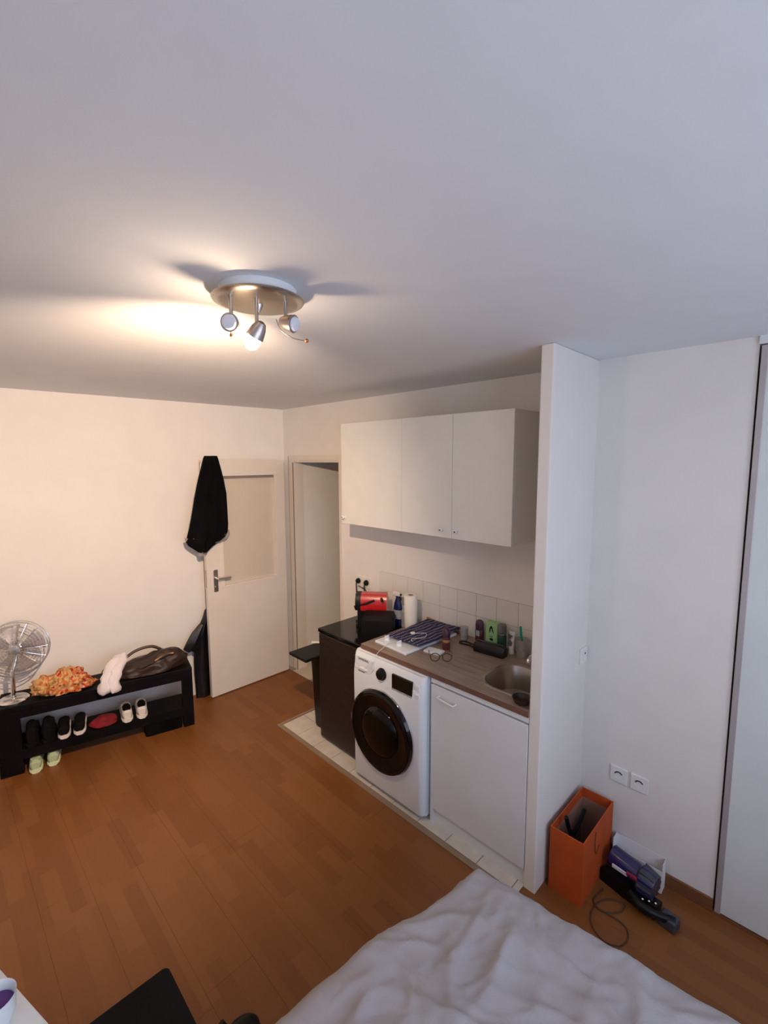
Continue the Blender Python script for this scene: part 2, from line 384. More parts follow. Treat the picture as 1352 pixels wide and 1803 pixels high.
dl(B().tube(smoothpath([(DX1, -.771, 1.045), (DX1 + .045, -.771, 1.045), (DX1 + .052, -.755, 1.045), (DX1 + .05, -.66, 1.043)], 5), .009, 10)).build('lever', 'chrome', hp, True)
dl(B().lathe([(.012, 0), (.012, .006)], 12, axis((DX1 + .006, -.771, .965), (1, 0, 0)))).build('keyhole', 'satin', hp)
dl(B().box(DX0 + .012, DX1 - .012, D0 - .002, D0, .97, 1.12)).build('latch_plate', 'satin', door)

# ------------------------------------------------------------------ ceiling lamp
LC = Vector((2.598, -1.741, H))
lamp = thing('ceiling_spotlight', 'round steel ceiling lamp with three adjustable spots, one bulb lit', 'ceiling lamp', LC)
B().lathe([(.103, -.030), (.107, -.026), (.107, 0)], 48).build('ceiling_drum', 'white', lamp, True)
pz = -.030
B().lathe([(.02, pz - .010), (.106, pz - .007), (.125, pz - .002), (.128, pz + .002), (.125, pz + .004), (.02, pz + .004)], 64).build('plate', 'steel', lamp, True)
toC = Vector((.70, -.71, -.08)).normalized(); rt = Vector((.708, .706, 0))
def lw(u, v, z): return at(u, v, z=z) - LC
b = B().lathe([(.013, 0), (.012, -.006), (.003, -.022)], 16, Matrix.Translation((-.0, .0, pz - .009))); b.build('finial', 'satin', lamp, True)
A1 = Vector((-.001, -.085, pz)); A2 = Vector((.048, -.013, pz)); A3 = Vector((.064, .047, pz))
b = B().tube([A1 + Vector((0, 0, -.006)), A3 + Vector((0, 0, -.006))], .0022, 6); b.build('crossbar', 'satin', lamp, True)
def depth_pt(u, v, ref):        # point on the pixel's ray at the depth of a known lamp point
    r = CF + CR * ((u - 676) / FPX) - CU * ((v - 901.5) / FPX); return CAM + r * ((ref + LC - CAM).dot(CF)) - LC
def spot(a, uarm0, uarm1, head_uv, d, wire, bulbmat, lit=False):
    p0 = depth_pt(*uarm0, a); p1 = depth_pt(*uarm1, a); p0.z = max(p0.z, pz - .004) if p0.z > pz - .02 else p0.z
    B().tube([Vector((p0.x, p0.y, pz - .004)), Vector((p1.x, p1.y, p1.z))], .0052, 10).build('arm', 'satin', lamp, True)
    hc = depth_pt(*head_uv, a); d = Vector(d).normalized()
    hd = B().lathe([(.004, -.030), (.013, -.026), (.020, -.010), (.0235, .010), (.0245, .016), (.021, .016), (.018, -.004), (.004, -.012)], 24, axis(hc, d)).build('spot_head', 'satin', lamp, True)
    if lit: bb = B().lathe([(.006, -.01), (.013, .0), (.019, .014), (.021, .030), (.018, .044), (.008, .053)], 20, axis(hc, d))
    else: bb = B().lathe([(.006, -.006), (.016, .006), (.0205, .018), (.017, .024), (.004, .026)], 20, axis(hc, d))
    bo = bb.build('bulb', bulbmat, hd, True)
    if wire:
        pts = smoothpath([depth_pt(*q, a) for q in wire], 5)
        wo = B().tube(pts, .0017, 6).build('wire', 'satin', hd, True)
        B().sphere(pts[-1], .0058, seg=10).build('wire_tip', 'brass', wo, True)
    return hc, d
litm = mat('lit_bulb', (1, .9, .75), .4, emit=(1, .80, .52), estr=60)
spot(A1, (405, 527), (407, 556), (407, 569), toC + Vector((0, 0, -.05)), [(400, 556), (404, 572), (408, 590)], 'lens')
hc, hd_ = spot(A2, (452, 552), (452, 572), (453, 584), rt * -.50 + Vector((0, 0, -.78)) + toC * -.20, None, litm, True)
spot(A3, (502, 536), (503, 557), (509, 569), rt * .9 + Vector((0, 0, -.22)) + toC * .35, [(486, 562), (494, 580), (515, 595), (540, 600)], 'lens')
for nm, tp_, en in (('bulb_beam', 'SPOT', BULB_POWER), ('bulb_glow', 'POINT', BULB_GLOW)):
    bl = bpy.data.lights.new(nm, tp_); bl.energy = en; bl.color = (1, .70, .47); bl.shadow_soft_size = .018
    if tp_ == 'SPOT': bl.spot_size = math.radians(126); bl.spot_blend = 1
    bo = bpy.data.objects.new(nm, bl); COL.objects.link(bo); bo.parent = lamp; bo.location = hc + hd_ * .062
    bo.rotation_euler = Vector((-.93, .12, -.40)).to_track_quat('-Z', 'Y').to_euler()

# ------------------------------------------------------------------ kitchen
CU_ = -.35; CZ0, CZ1 = 1.578, 2.277
def wall_cab(x0, x1, doors, label):
    t = thing('wall_cabinet', label, 'cabinet', (x0, 0, CZ0), 0, 'white wall cabinets over the worktop'); wd = x1 - x0; h = CZ1 - CZ0
    b = B(); b.box(0, .018, CU_ + .02, 0, 0, h); b.box(wd - .018, wd, CU_ + .02, 0, 0, h); b.box(.018, wd - .018, CU_ + .02, 0, 0, .018); b.box(.018, wd - .018, CU_ + .02, 0, h - .018, h); b.box(.018, wd - .018, -.006, 0, .018, h - .018)
    b.build('carcass', 'cabw', t)
    for a, c, kx in doors:
        dr = B().box(a + .0012 - x0, c - .0012 - x0, CU_, CU_ + .0185, 0, h, bev=.0012, seg=1).build('door', 'cabw', t)
        kn = B().lathe([(.006, 0), (.006, .012), (.0125, .016), (.0125, .023), (.006, .026)], 16, axis((kx - x0, CU_, .045), (0, -1, 0))).build('knob', 'white', dr, True)
        B().lathe([(.0045, .0262), (.0045, .0275)], 10, axis((kx - x0, CU_, .045), (0, -1, 0))).build('knob_dot', 'dark', dr)
wall_cab(1.2826, 1.8632, [(1.2826, 1.8632, 1.314)], 'single-door white wall cabinet above the black fridge')
wall_cab(1.8632, 2.6288, [(1.8632, 2.2501, 2.186), (2.2501, 2.6288, 2.29)], 'double-door white wall cabinet above the sink worktop')
WZ = .88; WX0 = 1.74; WY = -.588
# worktop with a cut-out for the bowl
SX0, SX1, SY0, SY1 = 2.535, 2.858, -.495, -.185
b = B(); bm = b.bm
outer = [bm.verts.new(p) for p in ((WX0, WY, WZ), (XP0, WY, WZ), (XP0, -.006, WZ), (WX0, -.006, WZ))]
inner = [bm.verts.new(p) for p in rrect(SX0, SX1, SY0, SY1, .10, WZ)]
es = [bm.edges.new((outer[i], outer[(i + 1) % 4])) for i in range(4)] + [bm.edges.new((inner[i], inner[(i + 1) % len(inner)])) for i in range(len(inner))]
bmesh.ops.triangle_fill(bm, edges=es, use_beauty=True)
ret = bmesh.ops.extrude_face_region(bm, geom=list(bm.faces)); bmesh.ops.translate(bm, vec=(0, 0, -.028), verts=[g for g in ret['geom'] if isinstance(g, bmesh.types.BMVert)])
wt = thing('worktop', 'brown wood-effect kitchen worktop over washing machine and sink cabinet', 'worktop', (0, 0, 0))
b.build('slab', 'counter', wt)
B().box(WX0 - .001, XP0, WY - .002, WY, WZ - .028, WZ - .0008).build('front_edge', 'counter_edge', wt)
sk = thing('sink', 'brown stainless steel sink bowl set in worktop beside the partition', 'sink', (0, 0, 0))
rings = [rrect(SX0 - .016, SX1 + .012, SY0 - .016, SY1 + .016, .115, WZ + .0002), rrect(SX0 - .014, SX1 + .011, SY0 - .014, SY1 + .014, .113, WZ + .003), rrect(SX0, SX1, SY0, SY1, .10, WZ + .002), rrect(SX0 + .012, SX1 - .012, SY0 + .012, SY1 - .012, .095, WZ - .03),
         rrect(SX0 + .025, SX1 - .025, SY0 + .025, SY1 - .025, .09, WZ - .12), rrect(SX0 + .06, SX1 - .06, SY0 + .06, SY1 - .06, .07, WZ - .14)]
b = B().loft(rings, cap=False); b.bm.verts.ensure_lookup_table(); n = len(rings[0]); b.bm.faces.new([b.bm.verts[-n + i] for i in range(n)])
b.build('basin', 'sink', sk, True)
B().lathe([(.03, 0), (.03, .003), (.02, .004)], 20, Matrix.Translation(((SX0 + SX1) / 2, (SY0 + SY1) / 2, WZ - .139))).build('drain', 'chrome', sk, True)
for k in range(6):
    y = -.43 + k * .052; B().box(2.30, 2.505 - abs(k - 2.5) * .008, y, y + .007, WZ, WZ + .0022, bev=.001, seg=1).build('drainer_rib', 'counter', sk)
tp = thing('tap', 'chrome mixer tap behind the sink bowl', 'tap', (2.70, -.11, WZ))
B().lathe([(.026, 0), (.026, .012), (.019, .02), (.019, .075), (.012, .085)], 20).build('body', 'chrome', tp, True)
B().tube(smoothpath([(0, 0, .06), (0, -.03, .085), (0, -.11, .10), (0, -.15, .09), (0, -.155, .07)], 5), .011, 10).build('spout', 'chrome', tp, True)
B().tube([(-.01, 0, .08), (-.06, .012, .112)], [.009, .006], 8).build('lever', 'chrome', tp, True)
# base cabinet
bc = thing('base_cabinet', 'white sink base cabinet with small bow handle beside the washing machine', 'cabinet', (2.3, 0, 0)); bw = XP0 - 2.3
b = B(); b.box(0, .018, -.565, -.02, 0, .85); b.box(bw - .018, bw, -.565, -.02, .08, .85); b.box(.018, bw - .018, -.04, -.02, .08, .85); b.box(.018, bw - .018, -.565, -.04, .08, .098)
b.build('carcass', 'white', bc)
B().box(.0, bw, -.582, -.565, .822, .85).build('top_rail', 'white', bc)
dr = B().box(.002, bw - .002, -.585, -.567, .087, .812, bev=.0015, seg=1).build('door', 'white', bc)
hx0, hx1 = .062, .168
b = B().tube(smoothpath([(hx0, -.585, .764), (hx0, -.605, .764), (hx0 + .012, -.612, .764), (hx1 - .012, -.612, .757), (hx1, -.605, .757), (hx1, -.585, .757)], 4), .0048, 8); b.build('handle', 'white', dr, True)
B().box(.022, bw, -.568, -.552, 0, .084).build('plinth', 'white', bc)
B().box(0, .022, -.582, -.552, 0, .084).build('plinth_end', 'white', bc)
# washing machine
wm = thing('washing_machine', 'white front-loading washing machine with large black round door', 'washing machine', (1.712, 0, 0)); ww = .572; wy = -.637
B().box(0, ww, -.60, -.06, .02, .848, bev=.008).build('body', 'app', wm)
fr = [];
def wfront(z, y, r=.03):
    n = 6; pts = []
    for k in range(n + 1): a = PI / 2 * k / n; pts.append(Vector((r - r * math.cos(a) , y + r - r * math.sin(a), z)))
    for k in range(n + 1): a = PI / 2 * k / n; pts.append(Vector((ww - r + r * math.sin(a), y + r - r * math.cos(a), z)))
    return pts + [Vector((ww, -.59, z)), Vector((0, -.59, z))]
B().loft([wfront(z, y) for z, y in ((.035, wy + .006), (.05, wy), (.70, wy - .004), (.725, wy - .002), (.83, wy + .012), (.845, wy + .022))]).build('front_panel', 'app', wm, True)
for fx in (.06, ww - .06):
    for fy in (-.56, -.12): B().lathe([(.02, 0), (.02, .015), (.012, .022)], 12, Matrix.Translation((fx, fy, 0))).build('foot', 'plastic', wm)
dc = (.268, wy - .003, .428)
dm = axis(dc, (0, -1, 0)) @ Matrix.Diagonal((.97, .97, 1, 1))
ring = B().lathe([(.238, 0), (.252, .004), (.258, .018), (.252, .032), (.240, .038), (.232, .036), (.225, .020)], 64, dm, cap=False).build('door_ring', 'gloss', wm, True)
B().lathe([(.232, .034), (.228, .037), (.222, .034), (.17, .030), (.150, .026)], 64, dm, cap=False).build('door_rim', 'glasskb', wm, True)
B().lathe([(.256, .002), (.262, .006), (.260, .012), (.254, .014)], 64, dm, cap=False).build('chrome_band', 'chrome', wm, True)
B().lathe([(.155, .026), (.145, .040), (.12, .050), (.08, .056), (.04, .058), (.002, .0585)], 48, dm).build('door_glass', 'glasskb', wm, True)
B().lathe([(.036, 0), (.036, .006), (.031, .008), (.029, .022), (.024, .024)], 28, axis((.262, wy, .775), (0, -1, .1))).build('dial', 'plastic', wm, True)
ds = B().box(.345, .500, wy - .004, wy + .012, .722, .806, bev=.003).build('display', 'gloss', wm)
B().box(.347, .498, wy - .0055, wy + .0, .716, .724).build('display_bar', 'label', wm)
for z in (.735, .785): B().box(.520, .548, wy - .003, wy + .01, z - .014, z + .014, bev=.002).build('button', 'app', wm)
dw = B().loft([[Vector((x, wy + .004 - .006 * k, z)) for x, z in ((.03, .825), (.19, .825), (.19, .775), (.165, .742), (.12, .728), (.06, .74), (.03, .765))] for k in (0, 1)]).build('detergent_drawer', 'app', wm)
B().sphere((.105, wy - .001, .752), .045, 1, .12, .30).build('drawer_grip', 'app', dw, True)
text('logo', 'SAMSUNG', .020, 'plastic', wm, Matrix.Translation((.105, wy - .0025, .812)) @ Matrix.Rotation(PI / 2, 4, 'X'))
B().box(.06, .115, wy - .004, wy, .733, .737).build('drawer_print', 'grey', wm)
# fridge
fg = thing('fridge', 'dark brown-black undercounter fridge left of the washing machine', 'fridge', (1.24, 0, 0)); fw = .462
B().box(.004, fw - .004, -.50, -.04, .02, .815).build('body', 'plastic', fg)
B().box(.0, fw, -.542, -.503, .03, .806, bev=.006).build('door', 'fridge', fg)
B().box(-.004, fw + .002, -.548, -.03, .812, .84, bev=.006).build('top', 'gloss', fg)
for fx in (.05, fw - .05):
    for fy in (-.46, -.08): B().lathe([(.018, 0), (.018, .022)], 10, Matrix.Translation((fx, fy, 0))).build('foot', 'plastic', fg)
# bin by the fridge
bn = thing('waste_bin', 'tall black waste bin with wide flat lid standing beside the fridge', 'bin', (1.14, -.34, 0))
def rr4(hx, hy, z, r=.02): return rrect(-hx, hx, -hy, hy, r, z, 3)
B().loft([rr4(.075, .12, 0), rr4(.078, .125, .02), rr4(.088, .15, .60)]).build('body', 'plastic', bn, True)
LZ = .605
B().box(-.125, .088, -.31, .17, LZ, LZ + .022, bev=.007).build('lid', 'plastic', bn)
tag(B().box(-.02, .055, -.015, .015, 0, .002).build('paper_slip', 'paper'), 'small white slip of paper on the black bin lid', 'paper')
bpy.data.objects['paper_slip'].location = (1.004, -0.412, LZ + .022); bpy.data.objects['paper_slip'].rotation_euler = (0, 0, .7)
def lump(name, m, loc, size, seed, amp=.3, freq=4, sub=4, flat=True, rz=0):
    bm = bmesh.new(); bmesh.ops.create_icosphere(bm, subdivisions=sub, radius=1)
    for v in bm.verts:
        p = v.co.copy(); d = noise.noise(p * freq * .5 + Vector((seed, 0, 0))) * amp + abs(noise.noise(p * freq + Vector((0, seed, 0)))) * amp * .6 + noise.noise(p * freq * 2.3 + Vector((0, seed, 3))) * amp * .25
        v.co = Vector((p.x * size[0], p.y * size[1], p.z * size[2])) * (1 + d)
        if flat and v.co.z < 0: v.co.z *= .12
    zm = min(v.co.z for v in bm.verts)
    for v in bm.verts: v.co.z -= zm
    me = bpy.data.meshes.new(name); bm.to_mesh(me); bm.free(); o = link(name, me, m, None, True); o.location = loc; o.rotation_euler = (0, 0, rz); return o
tag(lump('tissue', 'paper', (1.085, -.345, LZ + .022), (.05, .035, .035), 3, .35, 4, 3), 'crumpled white tissue on the black bin lid next to the fridge', 'tissue')

# things on the fridge
FT = .84
cm = thing('coffee_machine', 'red and black capsule coffee machine standing on the fridge', 'coffee machine', (1.455, -.24, FT), math.radians(38))
# local: +x towards machine's back, -y its side
B().loft([rrect(-.10, .12, -.055, .055, .03, z) for z in (0, .015)]).build('base', 'plastic', cm, True)
B().loft([rrect(-.09, .12, -.055, .055, .03, z) for z in (.012, .15)]).build('column', 'plastic', cm, True)
pr = [(-.055, .12), (-.06, .16), (-.055, .205), (-.03, .235), (.03, .238), (.055, .205), (.06, .16), (.055, .12)]
B().loft([[Vector((x, y, z)) for y, z in pr] for x in (-.06, .125)]).build('head_shell', 'red', cm, True)
B().loft([[Vector((x, y * .96, z if z > .13 else z - .0)) for y, z in pr] for x in (-.10, -.06)]).build('front_cap', 'plastic', cm, True)
B().tube([(-.10, 0, .135), (-.10, 0, .11)], [.02, .012], 12).build('spout', 'plastic', cm, True)
B().tube([(.04, -.062, .20), (-.02, -.066, .175), (-.06, -.064, .165)], [.008, .008, .006], 8).build('lever', 'plastic', cm, True)
for sx in (-1, 1): B().tube([(.09, sx * .055, .21), (.10, sx * .10, .21)], .010, 8).build('side_grip', 'plastic', cm, True)
ct = thing('lidded_box', 'black box with sloping lid in front of the coffee machine', 'box', (1.605, -.30, FT), math.radians(38))
B().loft([rrect(-.11, .11, -.07, .07, .012, 0), rrect(-.11, .11, -.07, .07, .012, .10)]).build('body', 'plastic', ct, True)
B().loft([rrect(-.112, .112, -.072, .072, .012, .1005), rrect(-.10, .10, -.06, .06, .012, .135)]).build('lid', 'black', ct, True)
tag(B().tube(smoothpath([(1.335, -.27, FT + .005), (1.30, -.18, FT + .01), (1.27, -.06, FT + .06), (1.19, -.03, .99), (1.10, -.035, 1.02)], 6), .0035, 6).build('power_cable', 'plastic', None, True), 'black power cable hanging behind the coffee machine', 'cable')
# wall socket pair with plugs
so = thing('double_socket', 'white double wall socket with two black plugs above the fridge', 'socket', (1.13, 0, 1.05))
B().box(-.085, .085, -.009, 0, -.045, .045, bev=.003).build('plate', 'socket', so)
for x, dz in ((-.047, .0), (.047, .0)):
    p_ = B().lathe([(.016, 0), (.022, .006), (.022, .018), (.014, .03)], 16, axis((x, -.009, dz + .005), (0, -1, 0))).build('plug', 'plastic', so, True)
    B().tube(smoothpath([(x, -.036, dz + .003), (x + .004, -.046, dz - .02), (x + .002, -.04, dz - .10)], 5), [.009] * 3 + [.0045] * 8, 8).build('plug_lead', 'plastic', p_, True)

# bottles etc. on the worktop
sp = thing('spray_bottle', 'dark blue spray bottle with white trigger beside the paper towel', 'spray bottle', (1.722, -.10, FT), 0)
sp.location = (1.598, -.100, FT)
def ov(rx, ry, z, n=20): return [Vector((rx * math.cos(2 * PI * k / n), ry * math.sin(2 * PI * k / n), z)) for k in range(n)]
B().loft([ov(.036, .024, 0), ov(.038, .026, .02), ov(.038, .026, .12), ov(.030, .022, .16), ov(.014, .014, .20), ov(.014, .014, .215)]).build('body', 'blue', sp, True)
tg = B().box(-.045, .025, -.011, .011, .213, .24, bev=.006).build('trigger_head', 'paper', sp)
B().tube([(.02, 0, .228), (.032, 0, .226)], .008, 8).build('nozzle', 'plastic', tg)
B().tube([(.018, 0, .215), (.03, 0, .20), (.028, 0, .185)], .005, 8).build('trigger', 'plastic', tg)
B().loft([ov(.0386, .0266, .05), ov(.0386, .0266, .115)], cap=False).build('label_sleeve', 'label', sp, True)
cb = thing('clear_bottle', 'clear plastic bottle between blue spray bottle and paper towel', 'bottle', (1.725, -.115, FT if False else FT), 0)
cb.location = (1.722, -.15, FT); cb.scale = (.8, .8, 1)
cb.location = (1.655, -.098, FT)
B().loft([ov(.024, .02, 0), ov(.026, .022, .01), ov(.024, .02, .11), ov(.012, .012, .14), ov(.012, .012, .155)]).build('body', 'label', cb, True)
pt = thing('paper_towel', 'upright roll of white paper towel on the worktop by the fridge', 'paper towel', (1.764, -.148, WZ))
B().lathe([(.018, .225), (.044, .225), (.046, .222), (.046, .003), (.044, 0), (.018, 0)], 36, cap=False).build('roll', 'towel', pt, True)
B().lathe([(.0185, .2249), (.017, .2249), (.017, .001), (.0185, .001)], 20, cap=False).build('core', 'tan', pt, True)
B().box(.043, .0465, -.005, .002, .004, .22).build('loose_end', 'towel', pt)
# hob and towel
hb = thing('hob', 'white two-plate electric hob half covered by a navy tea towel', 'hob', (0, 0, WZ))
hb.location = (1.938, -.290, WZ); hb.rotation_euler = (0, 0, math.radians(-3))
B().box(-.136, .138, -.235, .240, 0, .018, bev=.006).build('top_plate', 'app', hb)
for kx, ky in ((-.085, -.175), (.030, -.180)):
    k_ = B().lathe([(.019, .018), (.018, .03), (.012, .034)], 18, Matrix.Translation((kx, ky, 0))).build('knob', 'app', hb, True)
    B().box(kx - .004, kx + .004, ky - .018, ky + .018, .033, .046, bev=.002).build('knob_grip', 'app', k_)
for ky in (-.04, .13): B().lathe([(.075, .018), (.075, .026), (.07, .028)], 32, Matrix.Translation((.0, ky, 0))).build('hot_plate', 'plastic', hb, True)
def tow(u, v):
    x = -.118 + .262 * u + .012 * math.sin(5 * v); y = -.20 + .42 * v + .03 * (u - .5)
    z = .004 + .006 * noise.noise(Vector((x * 14, y * 14, 2))) + .004 * noise.noise(Vector((x * 30, y * 30, 5)))
    if u > .97: z -= .004
    return Vector((x, y, z + .03))
tw = B().grid(tow, 30, 44).build('tea_towel', 'dash', None, True); tw.location = (1.948, -.245, WZ + .008); tw.rotation_euler = (0, 0, math.radians(-3))
tag(tw, 'navy blue tea towel with white dashes spread over the hob', 'tea towel')
md = tw.modifiers.new('thick', 'SOLIDIFY'); md.thickness = .003; md.offset = 1
dk = thing('round_disc', 'small round cream disc lying on the navy tea towel', 'disc', (1.935, -.32, WZ + .044)); 
B().lathe([(.014, 0), (.016, .002), (.016, .006), (.013, .008)], 20).build('disc', 'paper', dk, True)
tag(B().tube(smoothpath([(1.955, -.32, WZ + .050), (2.0, -.27, WZ + .050), (2.04, -.33, WZ + .050), (2.0, -.40, WZ + .050), (2.03, -.43, WZ + .050)], 6), .0018, 6).build('charging_cord', 'cablew', None, True), 'thin white charging cord curled on the navy tea towel', 'cord')
tag(B().tube(smoothpath([(1.90, -.50, WZ + .024), (1.91, -.54, WZ + .021), (1.913, -.60, WZ + .004), (1.91, -.662, WZ - .04), (1.86, -.664, WZ - .10), (1.80, -.662, WZ - .115), (1.76, -.660, WZ - .10)], 6), .0016, 6).build('earphone_cord', 'cablew', None, True), 'thin white cord hanging over the washing machine front', 'cord')
kn = thing('kitchen_knife', 'flat wooden spatula lying at the back of the hob', 'spatula', (0, 0, WZ))
kn['label'] = 'flat brown wooden spatula leaning behind the hob against tiles'; kn.name = 'wooden_spatula'
B().loft([[Vector((1.80, -.018, .045)), Vector((1.80, -.010, .045)), Vector((1.80, -.010, .030)), Vector((1.80, -.018, .030))], [Vector((1.90, -.018, .035)), Vector((1.90, -.010, .036)), Vector((1.90, -.010, .014)), Vector((1.90, -.018, .012))], [Vector((2.0, -.020, .014)), Vector((2.0, -.012, .015)), Vector((2.0, -.012, .002)), Vector((2.0, -.020, .001))]]).build('blade', 'tan', kn)
B().tube([(2.0, -.016, .008), (2.10, -.02, .007)], .006, 8).build('handle', 'tan', kn, True)
db = thing('dark_bottle', 'small dark purple bottle standing in front of the hob cloth', 'bottle', (2.172, -.282, WZ))
B().lathe([(.022, 0), (.024, .006), (.024, .072), (.022, .08)], 24).build('body', 'maroon', db, True)
B().lathe([(.0245, .048), (.0245, .064)], 24, cap=False).build('label_band', 'tan', db, True)
B().lathe([(.024, .0805), (.024, .115), (.018, .128), (.008, .138), (.003, .14)], 24).build('cap', 'purple', db, True)
ph = thing('charger_box', 'flat white charger block lying on the worktop beside the hob', 'charger', (2.15, -.372, WZ), .15)
B().box(-.055, .055, -.035, .035, 0, .014, bev=.005).build('body', 'app', ph)
B().box(-.0555, -.0545, -.012, .012, .004, .010).build('port', 'plastic', ph)
gs = thing('eyeglasses', 'tortoiseshell eyeglasses lying folded open on the worktop', 'eyeglasses', (2.262, -.448, WZ + .001), math.radians(42))
for s_ in (-1, 1):
    B().tube([(s_ * .034 + .026 * math.cos(a), .0, .027 + .023 * math.sin(a)) for a in [2 * PI * k / 24 for k in range(24)]], .0028, 6, closed=True).build('rim', 'tort', gs, True)
    B().tube(smoothpath([(s_ * .062, .002, .036), (s_ * .066, .03, .033), (s_ * .064, .11, .02), (s_ * .06, .135, .004)], 5), .0024, 6).build('temple', 'tort', gs, True)
    B().lathe([(.0245, 0), (.0245, .001)], 24, axis((s_ * .034, 0, .027), (0, 1, 0))).build('lens', gm, gs)
B().tube([(-.009, 0, .034), (0, 0, .038), (.009, 0, .034)], .0025, 6).build('bridge', 'tort', gs, True)
cg = thing('drinking_glass', 'small clear glass standing by the wall tiles', 'glass', (2.165, -.085, WZ))
glassm = bpy.data.materials.new('thin_glass'); glassm.use_nodes = True; N2 = glassm.node_tree.nodes; L2 = glassm.node_tree.links
t2 = N2.new('ShaderNodeBsdfTransparent'); t2.inputs[0].default_value = (.9, .9, .9, 1); g2 = N2.new('ShaderNodeBsdfGlossy'); g2.inputs['Roughness'].default_value = .08; d2 = N2.new('ShaderNodeBsdfDiffuse'); d2.inputs[0].default_value = (.7, .7, .7, 1)
m2 = N2.new('ShaderNodeMixShader'); m3 = N2.new('ShaderNodeMixShader'); m2.inputs[0].default_value = .5; m3.inputs[0].default_value = .42
L2.new(g2.outputs[0], m2.inputs[1]); L2.new(d2.outputs[0], m2.inputs[2]); L2.new(t2.outputs[0], m3.inputs[1]); L2.new(m2.outputs[0], m3.inputs[2]); L2.new(m3.outputs[0], N2['Material Output'].inputs[0])
B().lathe([(.002, .003), (.018, .003), (.027, .085), (.029, .085), (.021, 0), (.002, 0)], 24, cap=False).build('cup', glassm, cg, True)
B().lathe([(.017, .004), (.02, .035)], 20).build('content', 'paper', cg, True)
tag(B().tube(smoothpath([(2.30, -.165, WZ + .006), (2.255, -.145, WZ + .006), (2.20, -.155, WZ + .006), (2.17, -.14, WZ + .006), (2.19, -.115, WZ + .006), (2.25, -.118, WZ + .006), (2.285, -.135, WZ + .006)], 6), .0045, 6).build('wrist_strap', 'plastic', None, True), 'black strap looped on the worktop near the clear glass', 'strap')
de = thing('deodorant', 'dark purple roll-on deodorant next to the green carton', 'deodorant', (2.262, -.058, WZ))
B().loft([ov(.028, .018, 0), ov(.03, .019, .01), ov(.03, .019, .085), ov(.028, .018, .088)]).build('body', 'maroon', de, True)
B().loft([ov(.029, .0185, .0885), ov(.029, .0185, .125), ov(.024, .015, .142), ov(.012, .008, .15)]).build('cap', 'purple', de, True)
B().box(-.014, .012, -.0202, -.0185, .05, .085).build('front_label', 'label', de)
gb = thing('green_carton', 'light green carton with black leaf mark beside dark green can', 'box', (2.352, -.045, WZ))
B().box(-.040, .040, -.022, .022, 0, .155, bev=.001, seg=1).build('carton', 'lgreen', gb)
lf = [(-.016, .085), (-.013, .12), (-.004, .135), (.004, .132), (.014, .10), (.016, .088), (.008, .10), (.0, .118), (-.006, .118), (-.008, .10)]
B().loft([[Vector((x, y, z)) for x, z in lf] for y in (-.0235, -.0222)]).build('leaf_mark', 'plastic', gb)
B().sphere((.0, -.0222, .05), .013, 1, .08, .6).build('round_mark', 'plastic', gb)
B().box(-.008, .008, -.0230, -.0222, .066, .070).build('print_line', 'dgreen', gb)
cn = thing('spray_can', 'dark green spray can with grey cap behind the black pouch', 'spray can', (2.435, -.085, WZ))
B().lathe([(.024, 0), (.0265, .004), (.0265, .118), (.023, .124)], 28).build('body', 'dgreen', cn, True)
B().lathe([(.0262, .1245), (.0262, .165), (.022, .172), (.006, .174)], 28).build('cap', 'grey', cn, True)
B().lathe([(.0268, .112), (.0268, .118)], 28, cap=False).build('ring', 'chrome', cn, True)
tr_ = thing('black_pouch', 'long black pouch in front of green carton and spray can', 'pouch', (2.395, -.150, WZ), math.radians(6))
def pou(x, s): return [Vector((x, -.03 * s, 0)), Vector((x, -.036 * s, .03)), Vector((x, -.02 * s, .062 * s)), Vector((x, .0, .066 * s)), Vector((x, .02 * s, .062 * s)), Vector((x, .034 * s, .03)), Vector((x, .03 * s, 0))]
B().loft([pou(-.095, .82), pou(-.085, .95), pou(-.02, 1), pou(.05, 1.02), pou(.085, .98), pou(.097, .85)]).build('body', 'leatherette', tr_, True)
B().tube([(-.085, 0, .0655), (.085, 0, .0665)], .002, 6).build('zip', 'grey', tr_)
tb = thing('toothpaste_tube', 'white and dark toothpaste tube standing on its cap', 'tube', (2.487, -.062, WZ))
B().loft([ov(.015, .015, .02), ov(.017, .014, .05), ov(.020, .004, .125), ov(.020, .0025, .135)]).build('body', 'paper', tb, True)
B().lathe([(.016, 0), (.016, .018), (.013, .0198)], 18).build('cap', 'paper', tb, True)
B().loft([[Vector((x, y, z)) for x, z in ((-.013, .05), (.008, .05), (.013, .075), (-.004, .09), (.015, .115), (-.016, .122))] for y in (-.0165, -.0155)]).build('print', 'grey', tb)
tcu = thing('toothbrush_cup', 'clear plastic tumbler beside the sink holding a green toothbrush', 'cup', (2.560, -.068, WZ))
B().lathe([(.002, .003), (.028, .003), (.036, .112), (.038, .112), (.030, 0), (.002, 0)], 28, cap=False).build('cup', glassm, tcu, True)
tbr = thing('toothbrush', 'green-handled toothbrush standing in the clear tumbler', 'toothbrush', (2.560, -.068, WZ))
B().tube([(.0, -.004, .10), (-.008, -.006, .135), (-.012, -.007, .185)], [.0055, .0075, .0065], 8).build('handle', 'teal', tbr, True)
B().tube([(.0, -.004, .10), (.008, -.002, .035)], .0035, 8).build('neck', 'label', tbr, True)
B().box(.003, .014, -.007, .004, .006, .035).build('bristles', 'paper', tbr)
bw_ = thing('dark_bowl', 'dark brown bowl at the worktop edge against the partition', 'bowl', (2.815, -.545, WZ))
B().lathe([(.022, 0), (.036, .012), (.045, .034), (.043, .034), (.033, .014), (.002, .006)], 28, cap=False).build('shell', 'brown', bw_, True)

